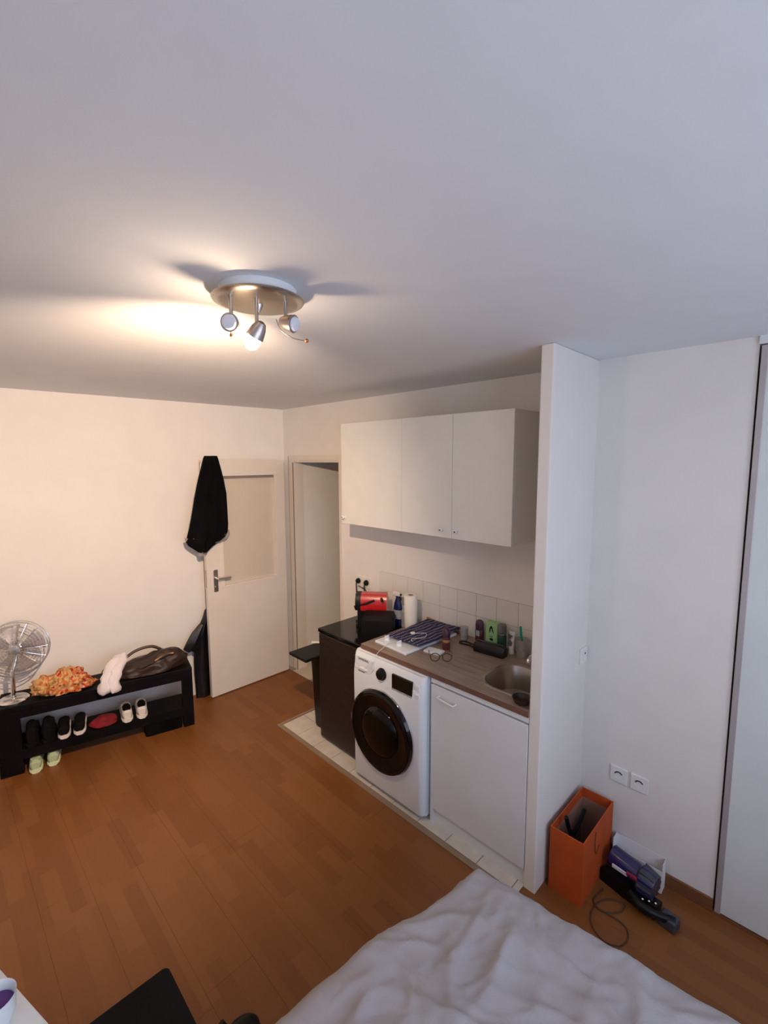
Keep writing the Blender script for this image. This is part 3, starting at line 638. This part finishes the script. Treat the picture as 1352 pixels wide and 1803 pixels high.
# ------------------------------------------------------------------ alcove: switch, sockets, wardrobe
sw = thing('light_switch', 'white light switch on the partition wall', 'switch', (XP1, -.142, 1.032))
B().box(0, .010, -.04, .04, -.04, .04, bev=.003).build('plate', 'socket', sw)
B().box(.010, .014, -.014, .014, -.025, .025, bev=.002).build('rocker', 'socket', sw)
B().box(.0138, .0146, -.005, .006, .008, .018).build('indicator', 'dark', sw)
for x, lb in ((3.12, 'white wall socket nearer the partition above orange box'), (3.214, 'white wall socket nearer the wardrobe above the vacuum')):
    t = thing('wall_socket', lb, 'socket', (x, YA, .447), 0, 'sockets on the alcove wall')
    B().box(-.04, .04, -.009, 0, -.04, .04, bev=.003).build('plate', 'socket', t)
    B().lathe([(.024, .0092), (.022, .0105), (.0205, .0035), (.002, .0032)], 24, axis((0, 0, 0), (0, -1, 0)), cap=False).build('well', 'socket', t, True)
    b = B()
    for k in range(7):
        a0 = math.radians(30 + k * 18); b.tube([(.0175 * math.cos(a0), -.0107, .0175 * math.sin(a0)), (.0175 * math.cos(a0 + .34), -.0107, .0175 * math.sin(a0 + .34))], .003, 6)
    b.build('well_dark_arc', 'dark', t)  # dark arc along the upper rim of the well
wd = thing('wardrobe', 'built-in wardrobe with pale sliding door and grey edge profile', 'wardrobe', (XW, YA, 0)); wl = 5.0 - XW
b = B(); b.box(0, .012, .03, .61, 0, 2.5); b.box(.012, wl, .59, .61, 0, 2.5); b.build('carcass', 'dark', wd)
B().box(0, wl, -.014, .03, 2.468, 2.5).build('top_fascia', 'white', wd)
B().box(0, wl, -.016, .03, 0, .012).build('bottom_track', 'base', wd)
for k, (a, c, yy) in enumerate(((.008, .75, -.012), (.70, wl - .01, .010))):
    dpan = B().box(a + .022, c - .022, yy, yy + .012, .02, 2.455).build('sliding_door', 'ward', wd)
    for q0 in (a, c - .022): B().box(q0, q0 + .022, yy - .003, yy + .016, .014, 2.462, bev=.002).build('edge_profile', 'alu', dpan)

# ------------------------------------------------------------------ orange box, vacuum, papers
ob = thing('orange_box', 'tall open orange card box in the corner by the partition', 'box', (2.957, -.50, 0)); ow, od, oh = .155, .37, .315
b = B(); t_ = .005
b.box(0, ow, 0, t_, 0, oh); b.box(0, ow, od - t_, od, 0, oh); b.box(0, t_, t_, od - t_, 0, oh); b.box(ow - t_, ow, t_, od - t_, 0, oh); b.box(t_, ow - t_, t_, od - t_, 0, .005)
b.build('shell', 'orange', ob)
B().box(t_, ow - t_, t_, t_ + .002, .006, oh - .05).build('inner_lining', 'orange_in', ob)
B().box(t_, t_ + .002, t_ + .003, od - t_, .006, oh - .05).build('inner_lining', 'orange_in', ob); B().box(t_, ow - t_, od - t_ - .003, od - t_ - .001, .006, oh - .05).build('inner_lining', 'orange_in', ob)
B().box(ow - t_ - .003, ow - t_ - .001, t_ + .003, od - t_ - .004, .006, oh - .05).build('inner_lining', 'orange_in', ob)
B().tube(smoothpath([(ow + .002, .14, oh - .02), (ow + .003, .13, oh - .09), (ow + .003, .15, oh - .14), (ow + .002, .19, oh - .12)], 5), .0016, 6).build('handle_cord', 'cable', ob, True)
tl = thing('hair_tongs', 'black tongs with two open arms standing in the orange box', 'tongs', (3.02, -.40, .215))
for dx, dy, hz in ((-.012, -.02, .13), (.022, .03, .16)):
    B().tube(smoothpath([(0, 0, -.205), (0, 0, 0), (dx, dy, hz * .6), (dx * 1.6, dy * 1.6, hz)], 4), [.011] * 6 + [.010] * 7, 8).build('arm', 'plastic', tl, True)
for k, (x, y, z, m_, l_) in enumerate(((3.05, -.34, .05, 'plastic', 'dark bundled cable lying inside the orange box'), (3.06, -.25, .03, 'brown', 'dark brown pouch lying at the bottom of orange box'))):
    o = lump('cable_bundle' if k == 0 else 'small_pouch', m_, (x, y, .006), (.035, .045, .14 if k == 0 else .11), 20 + k, .25, 3, 3); tag(o, l_, 'cable' if k == 0 else 'pouch')
pb = thing('paper_bag', 'open white paper bag behind the vacuum against the wall', 'paper bag', (3.24, -.135, 0), 0)
b = B(); b.box(-.11, .11, .024, .026, 0, .145); b.box(-.11, -.108, -.03, .024, 0, .15); b.box(.108, .11, -.03, .024, 0, .145); b.box(-.108, .108, -.03, -.028, 0, .11); b.build('shell', 'paper', pb)
vc = thing('cordless_vacuum', 'violet-blue and grey cordless handheld vacuum lying on floor by the wall', 'vacuum', (3.27, -.27, 0), math.radians(-8))
# local +x = towards the wardrobe
B().lathe([(.030, -.13), (.046, -.125), (.048, -.02), (.046, 0)], 28, axis((.0, .02, .105), (1, 0, -.12))).build('dust_bin', 'vacblue', vc, True)
cy = B().lathe([(.046, 0), (.058, .012), (.058, .05), (.05, .075), (.03, .082)], 28, axis((.0, .02, .105), (1, 0, -.12))).build('motor_housing', 'vacgrey', vc, True)
for k in range(12):
    a = 2 * PI * k / 12; B().tube([(.015, .02 + .055 * math.cos(a), .103 + .055 * math.sin(a)), (.075, .02 + .050 * math.cos(a), .096 + .050 * math.sin(a))], [.011, .007], 8).build('cyclone', 'vacblue' if k % 2 else 'vacgrey', cy, True)
B().tube([(-.03, -.026, .118), (.02, -.034, .125)], .010, 8).build('release_catch', 'vacred', vc, True)
B().box(-.10, -.03, -.032, -.024, .10, .118, bev=.003).build('bin_print', 'lens', vc)
B().tube(smoothpath([(.0, -.05, .055), (.05, -.07, .05), (.10, -.06, .045), (.15, -.03, .04), (.175, -.02, .04)], 5), [.022] * 10 + [.018] * 11, 12).build('handle', 'plastic', vc, True)
B().box(.115, .185, -.05, .01, .0, .05, bev=.008, mtx=None).build('battery', 'vacgrey', vc)
B().loft([[Vector((x, y * s_, z)) for y, z in ((-.045, .0), (.03, .0), (.035, .04), (-.04, .06))] for x, s_ in ((-.15, .8), (-.05, 1), (.10, 1))]).build('wand_socket', 'plastic', vc, True)
for k in range(3): B().sphere((.055 + k * .022, -.062 + k * .012, .078), .006, seg=8).build('chrome_stud', 'chrome', vc, True)
fl = [(1062, 1565), (1045, 1585), (1060, 1604), (1090, 1606), (1100, 1592), (1075, 1583), (1052, 1590), (1040, 1610), (1045, 1635), (1065, 1658), (1092, 1665), (1106, 1650), (1100, 1630), (1080, 1615), (1055, 1600)]
tag(B().tube(smoothpath([at(u, v, z=.005) for u, v in fl], 5), .0028, 6).build('vacuum_cable', 'cable', None, True), 'thin dark cable looped on the floor beside the orange box', 'cable')

# ------------------------------------------------------------------ clothes on the door
def garment(rows, x0, thick, m, name, parent=None, seed=1, folds=5, n=28):
    rings = []
    for (v, ul, ur) in rows:
        a = at(ul, v, x=x0); c = at(ur, v, x=x0); cy, hw, z = (a.y + c.y) / 2, abs(c.y - a.y) / 2, (a.z + c.z) / 2; ring = []
        for k in range(n):
            t = 2 * PI * k / n; y = math.cos(t); xx = math.sin(t)
            f = .5 + .5 * math.sin(folds * y * 2 + seed + z * 2.0) ; f2 = noise.noise(Vector((y * 2, z * 5, seed)))
            dx = (abs(xx) ** .7) * (1 if xx > 0 else -1) * thick * (.55 + .35 * f + .45 * f2) if xx > 0 else xx * thick * .12
            ring.append(Vector((x0 + dx, cy + hw * y, z + .01 * noise.noise(Vector((y * 3, seed, z))))))
        rings.append(ring)
    return B().loft(rings).build(name, m, parent, True)
jk = thing('black_jacket', 'black jacket with grey lining hung over the open door corner', 'jacket')
garment([(803, 359, 380), (808, 357, 382), (825, 353, 387), (845, 348, 393), (870, 343, 397), (900, 338, 399), (925, 333, 401), (940, 329, 400), (950, 327, 394), (957, 331, 384), (964, 340, 372), (971, 349, 364)], DX1 + .012, .075, 'cloth', 'body', jk, 2)
garment([(946, 325, 350), (955, 327, 352), (962, 334, 352)], DX1 + .006, .04, 'lining', 'lining_flap', jk, 5, 2, 16)
garment([(932, 391, 402), (940, 388, 403), (948, 385, 398), (955, 372, 386)], DX1 + .006, .04, 'lining', 'lining_flap', jk, 7, 2, 16)
garment([(962, 349, 366), (972, 348, 365), (978, 349, 363)], DX1 + .004, .035, 'lining', 'lining_flap', jk, 9, 2, 16)
B().box(DX0 - .004, DX1 + .03, at(362, 803, x=.13).y, at(378, 803, x=.13).y, DZ + .001, DZ + .018, bev=.006).build('hanging_loop', 'cloth', jk)
j2 = thing('rain_jacket', 'shiny black rain jacket hanging low behind the open door edge', 'jacket')
garment([(1072, 360, 372), (1085, 356, 374), (1100, 349, 375), (1120, 342, 376), (1150, 341, 377), (1180, 342, 377), (1210, 345, 377), (1228, 345, 376), (1238, 350, 373)], .008, .055, 'leatherette', 'body', j2, 3, 3)
garment([(1098, 350, 358), (1112, 337, 356), (1128, 328, 350), (1140, 322, 347), (1146, 330, 345)], .03, .035, 'leatherette', 'sleeve', j2, 6, 2, 18)

# ------------------------------------------------------------------ shoe rack
RA = math.atan2(.26, 1.13)
rk = thing('shoe_rack', 'long low black wooden shoe bench along the left wall', 'shoe rack', (.14, -2.25, 0), -RA)
RL, RD = 1.165, .255       # local: y along the bench, x = front(0) to back(-RD)
def rb(*a, **k): return B().box(*a, **k)
rb(-RD, 0, 0, RL, .425, .462, bev=.004).build('top_board', 'black', rk)
rb(-.022, -.002, .05, RL - .05, .375, .425).build('apron', 'black', rk)
rb(-RD + .005, -.008, .03, RL - .03, .125, .155).build('shelf', 'black', rk)
rb(-.022, -.002, .05, RL - .05, .095, .125).build('apron', 'black', rk)
rb(-RD, 0, 0, .03, 0, .425, bev=.003).build('end_panel', 'black', rk); rb(-RD, 0, RL - .03, RL, 0, .425, bev=.003).build('end_panel', 'black', rk)
rb(-.045, -.001, .03, .12, 0, .425).build('post', 'black', rk); rb(-.045, -.001, RL - .075, RL - .03, .0, .425).build('post', 'black', rk)
RM = Matrix.Translation((.14, -2.25, 0)) @ Matrix.Rotation(-RA, 4, 'Z')
def rw(x, y, z): return RM @ Vector((x, y, z))
sb = thing('storage_box', 'black fabric box on the floor under the shoe rack end', 'box', rw(-.12, .97, 0), -RA)
B().loft([rrect(-.11, .11, -.14, .11, .02, 0, 3), rrect(-.112, .112, -.145, .113, .02, .09, 3)]).build('body', 'cloth', sb, True)
B().tube([(.114, -.06, .05), (.12, -.02, .04), (.114, .02, .05)], .005, 6).build('pull_tab', 'cloth', sb)
# shoes: heel towards the room
def shoe(loc, rz, up_m, sole_m, label, group, L=.27, high=.085, collar='cloth'):
    t = thing('shoe', label, 'shoe', loc, rz, group)
    # local: heel at x=0 (front), toe at x=-L
    def ring(x, hw, z0, z1, n=14):
        out = []
        for k in range(n):
            a = 2 * PI * k / n; out.append(Vector((x, hw * math.copysign(abs(math.cos(a)) ** .7, math.cos(a)), (z0 + z1) / 2 + (z1 - z0) / 2 * math.copysign(abs(math.sin(a)) ** .8, math.sin(a)))))
        return out
    st = [(0, .6), (.012, .85), (.05, .98), (.12, .92), (.17, .98), (.22, 1.0), (.25, .8), (L, .35)]
    B().loft([ring(-x, .04 * f, 0, .028) for x, f in st]).build('sole', sole_m, t, True)
    hs = [(.004, .55, high * .9), (.015, .82, high), (.05, .90, high * .98), (.10, .86, high * 1.05), (.14, .90, high * .85), (.19, .93, high * .66), (.235, .82, high * .56), (L - .006, .34, .04)]
    B().loft([ring(-x, .038 * f, .022, z) for x, f, z in hs]).build('upper', up_m, t, True)
    B().loft([ring(-x, .027 * f, high * .90, high * 1.04 + .004, 12) for x, f in ((.022, .6), (.04, 1), (.09, 1), (.115, .6))]).build('collar', collar, t, True)
    return t
SZ = .155
for y, a, lb in ((.345, .04, 'black suede sneaker with white sole next to the black boots'), (.432, .0, 'black suede sneaker with white sole next to the red cap')): shoe(rw(-.010, y, SZ), -RA + a, 'shoeb', 'sole', lb, 'black sneakers on the rack shelf', collar='shoeb')
for y, a, lb in ((.722, .03, 'white leather sneaker with dark collar touching the red cap'), (.815, -.02, 'white leather sneaker with dark collar on the side away from the red cap')): shoe(rw(-.006, y, SZ), -RA + a, 'shoew', 'sole', lb, 'white sneakers on the rack shelf')
for y, a, lb in ((.168, .02, 'plain black boot on the rack shelf against the end post'), (.255, .02, 'plain black boot on the rack shelf beside the black sneakers')): shoe(rw(-.012, y, SZ), -RA + a, 'shoeb', 'shoeb', lb, 'black boots on the rack shelf', high=.13, collar='shoeb')
for y, a, lb in ((.185, .06, 'pale green sneaker on the floor close to the rack end post'), (.275, .0, 'pale green sneaker on the floor farther from the rack end post')): shoe(rw(.045 - .35 * (y - .185), y, 0), -RA + a, 'shoeg', 'shoegs', lb, 'green sneakers under the rack', collar='shoeg', high=.078)
o = lump('red_cap', 'redcloth', rw(-.09, .577, SZ + .001), (.07, .082, .05), 11, .2, 3, 4, rz=-RA); tag(o, 'dark red cap lying on the shelf between the sneakers', 'cap')
TZ = .462
o = lump('print_cloth', 'print', rw(-.10, .365, TZ), (.09, .155, .115), 31, .42, 6, 5, rz=-RA); tag(o, 'crumpled orange and red printed cloth on the shoe rack', 'cloth')
sk1 = thing('socks', 'pair of white knitted socks hanging over the front of the shoe rack', 'socks')
for k, (dy, dz) in enumerate(((0, 0), (.05, -.008))):
    pts = smoothpath([rw(-.13, .70 + dy * .4, TZ + .15), rw(-.08, .67 + dy, TZ + .13), rw(-.02, .625 + dy, TZ + .085), rw(.036, .60 + dy, TZ + .040), rw(.058, .595 + dy * 1.3, TZ - .028 + dz)], 5)
    sb_ = B().tube(pts, [.02 + .016 * min(1, i / 8) for i in range(len(pts) - 2)] + [.03, .014], 16)
    for v in sb_.bm.verts: v.co += Vector((.012 * noise.noise(v.co * 24), .016 * noise.noise(v.co * 24 + Vector((9, 0, k))), .014 * noise.noise(v.co * 24 + Vector((0, 9, k)))))
    sb_.build('sock', 'sock', sk1, True)
bg_ = thing('leather_bag', 'slouched brown leather bag lying on the right end of shoe rack', 'bag', rw(-.125, .90, TZ), -RA)
bm = bmesh.new(); bmesh.ops.create_icosphere(bm, subdivisions=5, radius=1)
for v in bm.verts:
    p = v.co.copy(); d = .18 * noise.noise(p * 2 + Vector((4, 0, 0))) + .10 * abs(noise.noise(p * 5)) + .04 * noise.noise(p * 11)
    v.co = Vector((p.x * .115, p.y * .235, p.z * (.085 + .075 * max(0, p.y + .2)))) * (1 + d)
    if v.co.z < 0: v.co.z *= .1
zm = min(v.co.z for v in bm.verts)
for v in bm.verts: v.co.z -= zm
me = bpy.data.meshes.new('body'); bm.to_mesh(me); bm.free(); link('body', me, 'brown', bg_, True)
B().tube(smoothpath([(-.05, .10, .10), (-.06, .02, .155), (-.05, -.09, .15), (-.02, -.17, .11), (.01, -.19, .06)], 6), .011, 8).build('handle', 'brown', bg_, True)
B().tube(smoothpath([(.05, .16, .10), (.085, .10, .12), (.095, .0, .09), (.10, -.08, .07)], 6), .008, 8).build('strap', 'brown', bg_, True)
B().tube(smoothpath([(.062, .15, .118), (.085, .08, .118), (.097, .02, .10)], 5), .007, 6).build('trim_strip', 'tan', bg_, True)
hb_ = thing('hair_band', 'small brown ring lying behind the white socks', 'hair band', rw(-.20, .655, TZ + .02), 0)
B().tube([(.0, .033 * math.cos(2 * PI * k / 20), .033 + .026 * math.sin(2 * PI * k / 20)) for k in range(20)], .0085, 8, closed=True).build('band', 'brown', hb_, True)
hb_.location = rw(-.17, .62, TZ + .0)

# fan
FC = rw(-.115, .085, TZ)
fn = thing('desk_fan', 'chrome desk fan with round wire guard on the shoe rack end', 'fan', FC, 0)
hubp = at(28, 1143, x=FC.x + .02) - FC; fd = Vector((.93, -.30, .12)).normalized(); fm = axis(hubp, fd); R_ = .176
B().lathe([(.085, 0), (.085, .006), (.075, .014), (.02, .022), (.02, .03)], 40).build('base', 'chrome', fn, True)
B().tube([(0, 0, .02), (hubp.x * .4, hubp.y * .2, hubp.z * .55), (hubp.x - fd.x * .07, hubp.y - fd.y * .07, hubp.z - .02)], .013, 12).build('pole', 'chrome', fn, True)
B().lathe([(.02, -.13), (.045, -.125), (.05, -.10), (.05, -.05), (.03, -.035), (.02, -.03)], 28, fm).build('motor', 'chrome', fn, True)
def guard(z0, bul, nm):
    b = B()
    for i in range(1, 11):
        r = R_ * i / 10.0; z = z0 + bul * (1 - (r / R_) ** 2)
        b.tube([(r * math.cos(2 * PI * k / 48), r * math.sin(2 * PI * k / 48), z) for k in range(48)], .0011 if i < 10 else .004, 5, closed=True, mtx=fm)
    for k in range(16):
        a = 2 * PI * k / 16; b.tube([(r * math.cos(a), r * math.sin(a), z0 + bul * (1 - (r / R_) ** 2)) for r in [R_ * q / 5 for q in range(0, 6)]], .0013, 5, mtx=fm)
    return b.build(nm, 'chrome', fn, True)
guard(.012, .022, 'front_guard'); guard(-.045, -.03, 'rear_guard')
B().lathe([(.028, .034), (.026, .04), (.006, .042)], 24, fm).build('badge', 'chrome', fn, True)
for k in range(4):
    a0 = 2 * PI * k / 4 + .35
    def blade(u, v, a0=a0):
        r = .03 + .125 * u; a = a0 + (v - .5) * (.75 + .25 * u) ; z = -.018 + .028 * (v - .5); return fm @ Vector((r * math.cos(a), r * math.sin(a), z))
    o = B().grid(blade, 5, 6).build('blade', 'alu', fn, True); md = o.modifiers.new('thick', 'SOLIDIFY'); md.thickness = .002

# ------------------------------------------------------------------ bed
bd = thing('bed', 'low double bed under a crumpled white sheet', 'bed', (3.9, -1.77, 0))
B().box(-.97, .97, -.63, .62, .09, .24, bev=.01).build('base', 'black', bd)
B().box(-.95, .95, -.62, .60, .24, .465, bev=.04, seg=4).build('mattress', 'mattress', bd)
for sx in (-.9, .9):
    for sy in (-.56, .56): B().lathe([(.025, 0), (.03, .09)], 12, Matrix.Translation((sx, sy, 0))).build('leg', 'black', bd)
FOLD = [((.05, .30), (.55, .62), .016, .035), ((.25, .12), (.42, .55), .014, .03), ((.45, .25), (1.3, .30), .020, .04), ((.15, .62), (.62, .40), .016, .03), ((.30, .75), (.95, .98), .020, .04), ((.62, .05), (.80, .50), .012, .03),
        ((.05, .55), (.35, .95), .016, .035), ((.50, .62), (1.2, .58), .018, .035), ((.9, .1), (1.0, .45), .012, .03), ((.12, .10), (.20, .45), .012, .025), ((.72, .72), (1.4, .85), .018, .04)]
def wrinkle(a, c):
    z = .012 * noise.noise(Vector((a * 2.2, c * 2.2, 1))) + .009 * noise.noise(Vector((a * 5, c * 5, 7)))
    q = Vector((a + .07 * noise.noise(Vector((a * 4, c * 4, 11))), c + .07 * noise.noise(Vector((a * 4, c * 4, 17)))))
    for p0, p1, h, wd_ in FOLD:
        p0 = Vector(p0); d = Vector(p1) - p0; t = max(0, min(1, (q - p0).dot(d) / d.length_squared)); dist = (q - p0 - d * t).length
        z += 1.25 * h * (math.exp(-(dist / (wd_ * .8)) ** 1.4)) * (.25 + .75 * math.sin(PI * min(1, max(0, t * .9 + .05))))
    n1 = noise.noise(Vector((q.x * 3.2 + q.y * 2.0, q.y * 4.5 - q.x * 1.5, 21))); n2 = noise.noise(Vector((q.x * 7 - q.y * 3, q.y * 6 + q.x * 2, 33)))
    n3 = noise.noise(Vector((q.x * 15 + q.y * 6, q.y * 11, 5)))
    z += .012 * max(0, 1 - abs(n1) * 4) ** 1.5 + .009 * max(0, 1 - abs(n2) * 4) ** 1.5 + .0045 * max(0, 1 - abs(n3) * 3) ** 1.5
    return z
def edge_(p, r):     # arc-length parameter over a rounded edge: returns (inset from edge, drop)
    if p >= r * PI / 2: return p - r * PI / 2 + r, 0
    if p >= 0: a = (1 - p / (r * PI / 2)) * PI / 2; return r - r * math.sin(a), r - r * math.cos(a)
    return 0, r - p
def sheet(u, v):
    p = -.30 + u * 2.3; q = -.30 + v * 1.7; rr_ = .06
    ix, dz1 = edge_(p, rr_); iy, dz2 = edge_(q, rr_)
    xl = 2.918 - .16 * max(0, min(.85, iy)) + .014 * noise.noise(Vector((iy * 6, 0, 2))) + .012 * math.sin(iy * 9); yf = -1.062 + .12 * max(0, min(1, ix)) + .01 * noise.noise(Vector((ix * 4, 3, 0)))
    # round the plan corner
    if ix < .10 and iy < .10:
        k = Vector((.10 - ix, .10 - iy)); 
        if k.length > .10: k *= .10 / k.length
        ix2, iy2 = .10 - k.x, .10 - k.y
    else: ix2, iy2 = ix, iy
    x = xl + ix2; y = yf - iy2; z = .492 - max(dz1, dz2)
    flat = max(0, 1 - max(dz1, dz2) / .06)
    z += wrinkle(ix, iy) * flat
    if max(dz1, dz2) > .05: k = .014 * noise.noise(Vector((ix * 7, iy * 7, 4))); x -= k + .01 if dz1 >= dz2 else 0; y += k + .01 if dz2 > dz1 else 0
    return Vector((x, y, max(z, .17)))
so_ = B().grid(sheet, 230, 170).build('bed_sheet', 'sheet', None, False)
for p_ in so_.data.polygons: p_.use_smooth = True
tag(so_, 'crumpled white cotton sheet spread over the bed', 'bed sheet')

# ------------------------------------------------------------------ near objects at the lower left
bt = thing('black_side_table', 'black square side table with rounded corners near the bed', 'side table', (2.59, -2.17, 0))
ZT = .45
B().loft([rrect(-.165, .10, -.12, .135, .015, ZT - .03), rrect(-.168, .103, -.123, .138, .017, ZT - .027), rrect(-.168, .103, -.123, .138, .017, ZT - .003), rrect(-.165, .10, -.12, .135, .015, ZT)]).build('top', 'black', bt, True)
for sx in (-.14, .075):
    for sy in (-.095, .11): B().box(sx - .018, sx + .018, sy - .018, sy + .018, 0, ZT - .03).build('leg', 'black', bt)
B().box(-.14, .075, -.095, .11, .14, .155).build('shelf', 'black', bt)
dt = thing('white_desk', 'white desk with grey-white edge standing by the window wall', 'desk', (2.397, -2.414, 0), math.atan2(.065, .229))
B().box(-.75, .28, -.62, 0, .722, .75, bev=.004).build('top', 'white', dt)
for sx in (-.70, .24):
    for sy in (-.57, -.05): B().box(sx - .022, sx + .022, sy - .022, sy + .022, 0, .722).build('leg', 'white', dt)
B().box(-.70, .24, -.07, -.05, .64, .722).build('apron', 'white', dt)
cp = thing('white_cup', 'glossy white cup with violet drink on the white desk', 'cup', at(8, 1775, z=.79) + Vector((-.01, -.015, 0)))
cp.location.z = .75
B().lathe([(.002, .004), (.022, .004), (.034, .03), (.038, .07), (.040, .072), (.037, .03), (.024, 0), (.002, 0)], 32, cap=False).build('cup', 'app', cp, True)
B().lathe([(.002, .048), (.034, .048)], 28, cap=False).build('drink', 'violet', cp, True)
gd = thing('black_gadget', 'small black rounded gadget with a stubby knob by the bed', 'gadget', at(425, 1848, z=.0))
B().sphere((0, 0, .05), .05, 1.0, 1.4, 1.0, seg=20).build('body', 'plastic', gd, True)
B().tube([(-.03, -.035, .08), (-.045, -.05, .105)], [.012, .014], 10).build('knob', 'plastic', gd, True)
